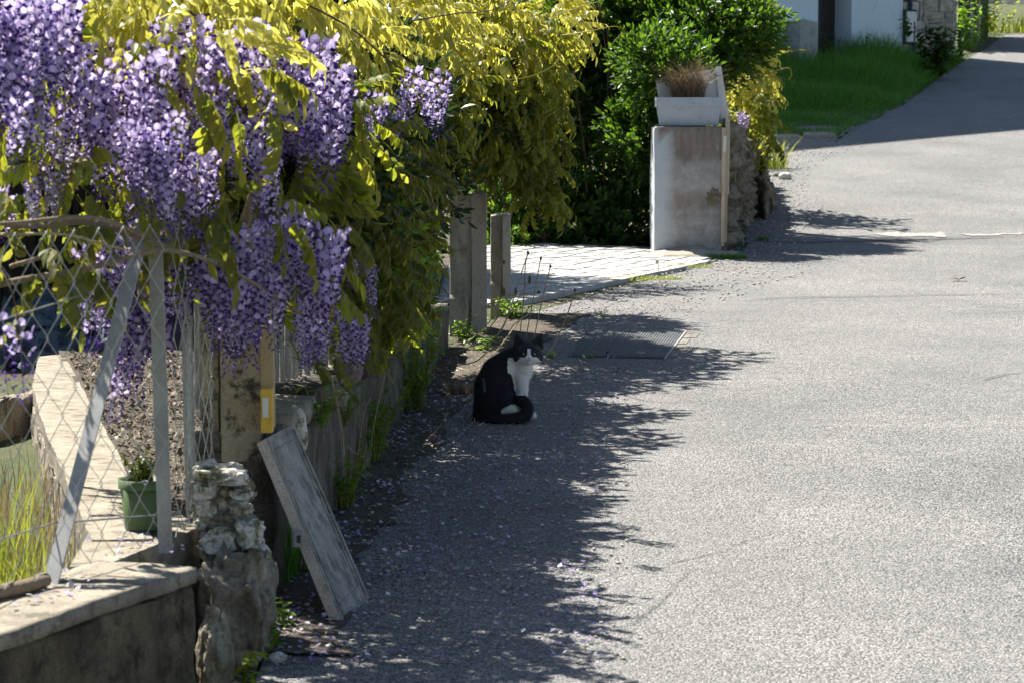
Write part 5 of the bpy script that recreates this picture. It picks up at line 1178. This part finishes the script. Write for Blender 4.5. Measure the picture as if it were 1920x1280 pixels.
gtuft(tuple(G(1205, 525)), 'thin sunlit grass growing along the drive kerb', 420, (.28, .13), .04, .003, .8, 'grass_yel', 15)
gtuft(tuple(G(1280, 503)), 'patch of mossy grass on the drive kerb nearer the pillar', 240, (.22, .07), .035, .003, .8, 'grass_yel', 18)
gtuft(tuple(G(1430, 452)), 'small grass tuft in the shaded asphalt right of the pillar', 120, (.06, .05), .05, .003, .7, 'grass', 16)
gtuft(tuple(G(870, 740)), 'bleached dry grass clump just left of the cat', 420, (.075, .06), .08, .0018, 1.0, 'deadgrass', 17)
gtuft(tuple(G(538, 1085)), 'dark blades of grass in the shade behind the board', 90, (.04, .12), .22, .004, .3, 'grass', 19)
# dandelion clocks
for px, py, base, lab in ((1457, 272, 330, 'left dandelion clock beside the sunlit grass tuft'), (1474, 280, 318, 'right dandelion clock beside the sunlit grass tuft'), (1232, 491, 515, 'single white seed head before the drive')):
    b = G(px + 2, base); t = P(px, py, b.y); rt = empty('dandelion', tuple(b), lab, 'dandelion'); V, F = tube([b, b.lerp(t, .5) + Vector((.01, 0, 0)), t], .0025, 4); ob('stem', V, F, M['greenstalk'], rt)
    r_ = .026 if px > 1400 else .012; V, F = ico(2); sp = []
    for v in V:
        v = Vector(v); sp.append(tube([t + v * r_ * .2, t + v * r_], .0008, 3, False)); sp.append(rockgeo(tuple(t + v * r_), (.003, .003, .003), 1, 0))
    V, F = merge(sp); ob('seed_head', V, F, M['clock'], rt)
# dry plantain stalks
st = empty('dry_stalks', tuple(G(945, 640)), 'dry seed stalks arching up beside the two concrete posts', 'dry plant')
for pts, hd_ in [([(880, 660, 12.6), (930, 600, 12.6), (960, 560, 12.6), (985, 490, 12.7), (990, 474, 12.7)], 1), ([(975, 625, 12.9), (982, 560, 12.9), (985, 500, 12.9), (990, 475, 12.9)], 1), ([(985, 640, 12.9), (1000, 560, 12.9), (1014, 485, 12.9)], 1), ([(1000, 640, 12.9), (1015, 570, 12.9), (1032, 500, 12.9)], 1), ([(880, 640, 12.6), (920, 600, 12.5), (945, 548, 12.5)], 2), ([(900, 650, 12.6), (940, 620, 12.5), (967, 548, 12.5)], 2),
                 ([(890, 655, 12.6), (930, 630, 12.5), (960, 580, 12.5), (993, 525, 12.5)], 2), ([(885, 600, 12.6), (935, 560, 12.5), (1010, 548, 12.5)], 1), ([(900, 560, 12.6), (925, 510, 12.6), (945, 492, 12.6)], 1), ([(1000, 675, 11.9), (1030, 660, 11.9), (1060, 600, 12.0), (1078, 545, 12.1)], 1), ([(845, 663, 11.2), (900, 645, 11.2), (940, 648, 11.2), (962, 610, 11.4), (990, 590, 11.6)], 0), ([(850, 685, 11.0), (890, 678, 11.0), (915, 658, 11.0)], 0), ([(925, 665, 12.2), (945, 640, 12.2), (975, 600, 12.3)], 0)]:
    w_ = [P(a, b, c) for a, b, c in pts]; p = spline(w_, 14); V, F = tube(p, .0028, 4); ob('stalk', V, F, M['deadstalk'], st, smooth=True)
    if hd_: V, F = rockgeo(tuple(w_[-1]), (.008, .008, .010 if hd_ == 1 else .024), 2, .3, 2, 4); ob('seed_head', V, F, M['twig'], st)
st2 = empty('dry_stalks', tuple(G(700, 880)), 'thin bent dry stems rising from the wall foot beyond the board', 'dry plant')
for pts in ([(690, 900, 8.9), (700, 800, 8.9), (722, 698, 8.9)], [(668, 880, 8.6), (680, 780, 8.6), (695, 745, 8.6)], [(640, 800, 8.4), (655, 840, 8.4), (690, 860, 8.6)], [(720, 850, 9.3), (770, 840, 9.4), (815, 810, 9.6), (840, 772, 9.6)], [(620, 700, 7.8), (632, 760, 7.8), (645, 850, 7.7), (625, 866, 7.7)]):
    V, F = tube(spline([P(*q) for q in pts], 10), .0022, 4); ob('stalk', V, F, M['deadstalk'], st2, smooth=True)
# loose stones
for i, (px, py, rx, ry, m, lab) in enumerate([(522, 1243, 21, 12, 'rock_white', 'oval pale pebble at the foot of the boulder'), (1472, 337, 13, 9, 'rock_white', 'white stone lying at the end of the stone wall'), (500, 1262, 12, 7, 'rock_grey', 'small flat stone left of the oval pale pebble'), (1455, 332, 8, 5, 'rock_grey', 'smaller grey stone beside the white one at the wall end'), (728, 905, 8, 6, 'rock_white', 'light pebble among petals near the wall foot'), (1000, 850, 5, 3, 'rock_grey', 'grey pebble in the shade in front of the cat'), (1130, 796, 6, 4, 'rock_white', 'tiny white pebble alone on the asphalt right of the cat')]):
    g_ = G(px, py); s = g_.y / FPX; V, F = rockgeo((g_.x, g_.y, g_.z + ry * s * .6), (rx * s, rx * s * .8, ry * s), 3, .15, 1.4, 70 + i); root('pebble', V, F, M[m], lab, 'stone', smooth=True)
g_ = G(1798, 529); V, F, C = chips(5, np.tile([g_.x, g_.y, g_.z + .006], (5, 1)) + rng.normal(size=(5, 3)) * [.02, .012, 0], .05, [(.25, .15, .07)], 4, .004, .12, 1.6); root('dead_leaf', V, F, M['litter'], 'curled brown dead leaf alone on the sunlit asphalt', 'leaf', C=C)
# petals and litter on the road beside the wall
def strew(name, n, y0, y1, wd, size, cols, label, cat, seed, mat='litter', curl=.5, long=1.6, xoff=0, p=1.6):
    r_ = np.random.default_rng(seed); y = r_.uniform(y0, y1, n); u = r_.random(n) ** p; xe = np.array([edge_x(a) for a in y]); x = xe - .05 + xoff + u * wd
    ok = np.array([fn(a, b, 2.2, seed) + .35 - .2 * w for a, b, w in zip(x, y, u)]) > r_.random(n) * .45; x, y = x[ok], y[ok]
    pos = np.stack([x, y, np.interp(y, _yy, _zs) + .010], 1); V, F, C = chips(len(x), pos, size, cols, seed, .003, curl, long)
    o = mobj(name, tri_mesh(name, V, F, C), M[mat]); return tag(o, label, cat, kind='stuff')
PU = [(.45, .38, .62), (.60, .56, .70), (.34, .27, .50), (.70, .68, .72)]
strew('fallen_petals', 4800, 6.0, 11.5, .95, .0165, PU, 'fallen lilac wisteria petals strewn along the wall foot', 'petals', 41, 'petal_old', .3, 1.5)
strew('leaf_litter', 6500, 6.0, 12.5, .85, .018, BR, 'dry brown scraps and leaf litter along the wall foot', 'leaf litter', 42, curl=.25, long=5, p=2)
strew('leaf_litter', 1800, 19.5, 22.6, .8, .022, BR, 'dry scraps in the shade beyond the pillar', 'leaf litter', 43, curl=.2, long=4, p=1.5)
strew('leaf_litter', 2600, 11.5, 14.5, 1.2, .018, BR, 'dry scraps around the iron cover and post feet', 'leaf litter', 44, curl=.2, long=5, p=1.6, xoff=-.2)
def grit(name, n, y0, y1, wd, s, seed, label, xoff=0, p=1.5):
    r_ = np.random.default_rng(seed); y = r_.uniform(y0, y1, n); x = np.array([edge_x(a) for a in y]) + xoff + r_.random(n) ** p * wd
    va = [rockgeo((0, 0, 0), (1, .8, .6), 1, .3, 1.5, k) for k in range(4)]; va = [(v, f, np.tile([[.30 + .06 * k, .28 + .06 * k, .25 + .06 * k]], (len(v), 1))) for k, (v, f) in enumerate(va)]
    B_ = frames(None, np.stack([r_.normal(size=n), r_.normal(size=n), np.zeros(n)], 1), np.tile([0, 0, 1.], (n, 1)))
    V, F, C = scatter(va, np.stack([x, y, np.interp(y, _yy, _zs) + .008], 1), B_, s * r_.uniform(.4, 1.5, n), r_.integers(0, 4, n)); tag(mobj(name, tri_mesh(name, V, F, C), M['litter']), label, 'grit', kind='stuff')
grit('gravel', 1500, 6, 12, 1.0, .006, 51, 'loose grit on the asphalt along the wall')
grit('gravel', 2600, 18.5, 27.5, 1.0, .008, 52, 'loose gravel at the road edge beyond the pillar', -.5)
grit('gravel', 900, 14, 18.5, 1.0, .008, 53, 'loose grit in front of the drive kerb', -.05)
pt = np.array([tuple(H(random.gauss(a, 25), random.gauss(b, 8), WT)) for a, b in ((110, 1110), (110, 1112), (240, 1020), (255, 1022), (205, 1030), (345, 1030), (60, 1130), (150, 1085)) for _ in range(7)])
V, F, C = chips(len(pt), pt, .016, PU, 61, .005, .4, 1.5); tag(mobj('fallen_petals', tri_mesh('fallen_petals', V, F, C), M['petal_old']), 'lilac petals dropped on the sunlit wall top', 'petals', kind='stuff')

grass_patch('grass', 26000, lambda x, y: x < -1.9 - .08 * (y - 5) and not (-5.0 < x and 11.2 < y < 16.2), .13, .004, M['grass'], 'rough garden grass left of the pale slab', (-9, -1.3, 4, 24), .6, 31)
# ---------------------------------------------------------------- the cat
CP = G(945, 789); CS = CP.y / FPX          # metres per pixel at the cat
def cp(px, py, dy=0.0): return Vector(((px - 945) * CS, dy, (789 - py) * CS))
bm = bmesh.new()
def ball(p, r, sc=(1, 1, 1), rot=None):
    m_ = Matrix.Translation(p) @ (rot.to_4x4() if rot else Matrix.Identity(4)) @ Matrix.Diagonal((r * sc[0], r * sc[1], r * sc[2], 1))
    bmesh.ops.create_icosphere(bm, subdivisions=3, radius=1, matrix=m_)
def limb(pts, n=8):
    for (p0, r0), (p1, r1) in zip(pts, pts[1:]):
        for i in range(n + 1): t = i / n; ball(p0.lerp(p1, t), r0 + (r1 - r0) * t)
u = CS
limb([(cp(928, 752, .01), 38 * u), (cp(926, 728, .015), 37 * u), (cp(933, 702, .02), 31 * u), (cp(950, 684, .03), 24 * u), (cp(966, 672, .035), 19 * u), (cp(982, 664, .03), 17 * u)])      # spine and neck
ball(cp(948, 720, .05), 30 * u, (1, 1, 1.35)); ball(cp(974, 700, .035), 21 * u, (1, 1, 1.35)); ball(cp(983, 692, .02), 17 * u, (1, 1, 1.5))                                             # ribcage, chest
ball(cp(925, 752, -.045), 33 * u, (1.1, .75, 1.05)); ball(cp(938, 760, .09), 30 * u, (1.1, .7, 1))                                                                # thighs
ball(cp(907, 765, .0), 20 * u, (1, 1.4, 1)); 
limb([(cp(940, 748, -.05), 24 * u), (cp(958, 762, -.055), 14 * u), (cp(966, 775, -.055), 9 * u)], 6)
limb([(cp(945, 780, -.05), 9 * u), (cp(975, 781, -.055), 8 * u), (cp(984, 782, -.055), 8 * u)], 6)                                                               # hind foot
limb([(cp(978, 712, .01), 14 * u), (cp(981, 745, .005), 8.5 * u), (cp(983, 775, .0), 7 * u), (cp(994, 780, -.01), 7 * u), (cp(1000, 781, -.012), 6 * u)], 8)      # near fore leg
limb([(cp(972, 712, .06), 14 * u), (cp(974, 745, .055), 8.5 * u), (cp(976, 776, .055), 7 * u), (cp(990, 781, .05), 7 * u)], 8)
tp = [(898, 770, .02), (897, 780, -.05), (915, 783, -.095), (945, 784, -.11), (970, 782, -.105), (985, 776, -.095), (990, 764, -.085), (983, 753, -.075), (976, 749, -.068)]
tpts = spline([cp(*q) for q in tp], 40)
for i, p in enumerate(tpts): ball(p, (9 + 2.0 * min(1, i / len(tpts) * 2)) * u)
# head, turned to the camera
HC = cp(991, 664, -.022); hr = 24.5 * u
ball(HC, hr, (1.08, 1.0, .90)); ball(HC + Vector((-.2 * hr, -.42 * hr, -.30 * hr)), hr * .50, (1.1, .9, .8)); ball(HC + Vector((.25 * hr, -.42 * hr, -.30 * hr)), hr * .50, (1.1, .9, .8))
ball(HC + Vector((.03 * hr, -.72 * hr, -.30 * hr)), hr * .34, (1.15, 1, .8)); ball(HC + Vector((.03 * hr, -.62 * hr, .0)), hr * .26, (.7, 1, 1.1)); ball(HC + Vector((.03 * hr, -.62 * hr, -.58 * hr)), hr * .26, (1.1, 1, .7))
ball(HC + Vector((-.72 * hr, -.1 * hr, -.28 * hr)), hr * .42); ball(HC + Vector((.72 * hr, -.1 * hr, -.28 * hr)), hr * .42)
def ear(sx, tip, b0, b1):
    c0, c1, t = cp(*b0), cp(*b1), cp(*tip)
    for i in range(9):
        f = i / 8; a = c0.lerp(t, f); b = c1.lerp(t, f)
        for j in range(6): ball(a.lerp(b, j / 5) + Vector((0, .006 * (1 - abs(j / 2.5 - 1)) * (1 - f), 0)), (3.2 - 1.6 * f) * u)
ear(-1, (968, 628, -.018), (964, 654, -.012), (982, 645, -.02)); ear(1, (1016, 627, -.018), (998, 645, -.02), (1016, 654, -.012))
me = bpy.data.meshes.new('cat_tmp'); bm.to_mesh(me); bm.free()
tmp = bpy.data.objects.new('cat_tmp', me); COL.objects.link(tmp)
rm = tmp.modifiers.new('r', 'REMESH'); rm.mode = 'VOXEL'; rm.voxel_size = .0028
sm = tmp.modifiers.new('s', 'SMOOTH'); sm.factor = .6; sm.iterations = 5
dg = bpy.context.evaluated_depsgraph_get(); ev = tmp.evaluated_get(dg); cme = bpy.data.meshes.new_from_object(ev)
bpy.data.objects.remove(tmp)
nv_ = len(cme.vertices); co = np.zeros(nv_ * 3, np.float32); cme.vertices.foreach_get('co', co); co = co.reshape(-1, 3)
no = np.zeros(nv_ * 3, np.float32); cme.vertices.foreach_get('normal', no); no = no.reshape(-1, 3)
def catcol(p):
    px, py = p[0] / CS + 945, 789 - p[2] / CS; q = Vector(p); w = fn(p[0] * 60, p[2] * 60, 1, 3) * 3
    blk, gry, wht = (.011, .011, .013), (.021, .022, .026), (.80, .78, .74)
    if p[1] < .0 or py > 640:
        pass
    d = (q - HC)
    onhead = d.length < hr * 1.25 and py < 690 or py < 656
    tail = min((q - t_).length for t_ in tpts) < 12.5 * u
    if tail and py > 740: return blk
    if onhead:
        x, z = d.x / hr, d.z / hr
        if d.y < .0:
            if z < -.22 and abs(x - .03) < .62 + (-.22 - z) * .9: return wht
            if z <= .42 and abs(x - .03) < .13 + max(0, -z * .5) + max(0, (.0 - z)) * .2 and d.y < -.2 * hr: return wht
        if z < -.62: return wht
        if py < 655 and (abs(x) > .55) and d.y < -.1 * hr and py > 631: return (.055, .045, .042)
        return gry
    if px > 958 + max(0, (py - 700) * .22) + w * .6 - (6 if py < 700 else 0) and py > 672 and p[1] < .09 and p[0] > .0 and not (py > 746 and p[1] < -.03): return wht
    if 940 < px < 972 and 755 < py < 779 and p[1] < -.03: return wht if py > 757 + w * .3 + max(0, (958 - px) * .5) else blk
    if px > 975 and py > 770: return wht
    if abs(px - (907 + (py - 710) * .12)) < 2.0 and 708 < py < 732 and p[1] < -.0: return (.12, .12, .12)
    return blk
C = np.array([catcol(p) for p in co], np.float32); C4 = np.hstack([C, np.ones((nv_, 1), np.float32)])
a_ = cme.color_attributes.new('Col', 'FLOAT_COLOR', 'POINT'); a_.data.foreach_set('color', C4.ravel())
cme.materials.clear(); cme.materials.append(M['fur']); cme.polygons.foreach_set('use_smooth', np.ones(len(cme.polygons), bool))
cat = bpy.data.objects.new('cat', cme); link(cat); cat.location = CP + Vector((0, 0, .006)); tag(cat, 'black and white cat sitting on the shaded road edge, looking at the camera', 'cat')
# short fur
sel = rng.integers(0, nv_, 60000); p = co[sel]; n_ = no[sel]; comb = np.array([-.15, .1, -.9]); t_ = n_ * .45 + comb * .6 + rng.normal(size=p.shape) * .22; t_ /= np.linalg.norm(t_, axis=1, keepdims=True)
flip = (t_ * n_).sum(1) < .12; t_[flip] += n_[flip] * .45
onh = np.linalg.norm(p - np.array(HC), axis=1) < hr * 1.2; ln = np.where(onh, .0045, .0115) * rng.uniform(.6, 1.3, len(p)); sd = np.cross(t_, n_); sd /= np.maximum(np.linalg.norm(sd, axis=1, keepdims=True), 1e-5)
V = np.stack([p - sd * .00035, p + sd * .00035, p + t_ * ln[:, None]], 1).reshape(-1, 3); V[:, 2] = np.maximum(V[:, 2], .001)
F = np.arange(len(V)).reshape(-1, 3); fc = mobj('fur', tri_mesh('fur', V, F, np.repeat(C[sel] * rng.uniform(.7, 2.4, (len(sel), 1)) ** np.where(C[sel][:, :1] > .3, .15, 1), 3, axis=0)), M['fur'], cat); fc['kind'] = 'stuff'
def surf(x, z):   # head surface point facing the camera
    w = np.abs((co[:, 0] - (HC.x + x * hr))) + np.abs(co[:, 2] - (HC.z + z * hr)); cand = np.where(w < .004)[0]
    i = cand[np.argmin(co[cand, 1])] if len(cand) else np.argmin(w); return Vector(co[i])
def cpart(name, V, F, m): mobj(name, tri_mesh(name, V, F, smooth=True), M[m], cat)
for sx in (-.38, .47):
    s_ = surf(sx, .05) + Vector((0, .0022, 0)); V, F = rockgeo(tuple(s_), (.0062, .0038, .0042), 3, 0); cpart('eye', V, F, 'eye')
    V, F = rockgeo(tuple(s_ + Vector((0, -.0030, 0))), (.0014, .0010, .0034), 2, 0); cpart('pupil', V, F, 'pupil')
s_ = surf(.03, -.24); V, F = rockgeo(tuple(s_), (.0038, .0022, .0026), 2, 0); cpart('nose', V, F, 'nose')
m0 = surf(.03, -.47); V, F = tube(spline([surf(-.16, -.52) + Vector((0, -.0008, 0)), surf(-.05, -.50) + Vector((0, -.0008, 0)), surf(.03, -.40) + Vector((0, -.0008, 0)), surf(.12, -.50) + Vector((0, -.0008, 0)), surf(.26, -.48) + Vector((0, -.0008, 0))], 10), .0007, 4); cpart('mouth', V, F, 'nose')
wk = []
for sx in (-1, 1):
    for k in range(5):
        b = surf(.03 + sx * .25, -.30 - .04 * k); wk.append(tube(spline([b, b + Vector((sx * .015, -.006, .002 - .002 * k)), b + Vector((sx * .038, -.004, .006 - .006 * k))], 6), .00022, 3, False))
V, F = merge(wk); cpart('whiskers', V, F, 'whisker')
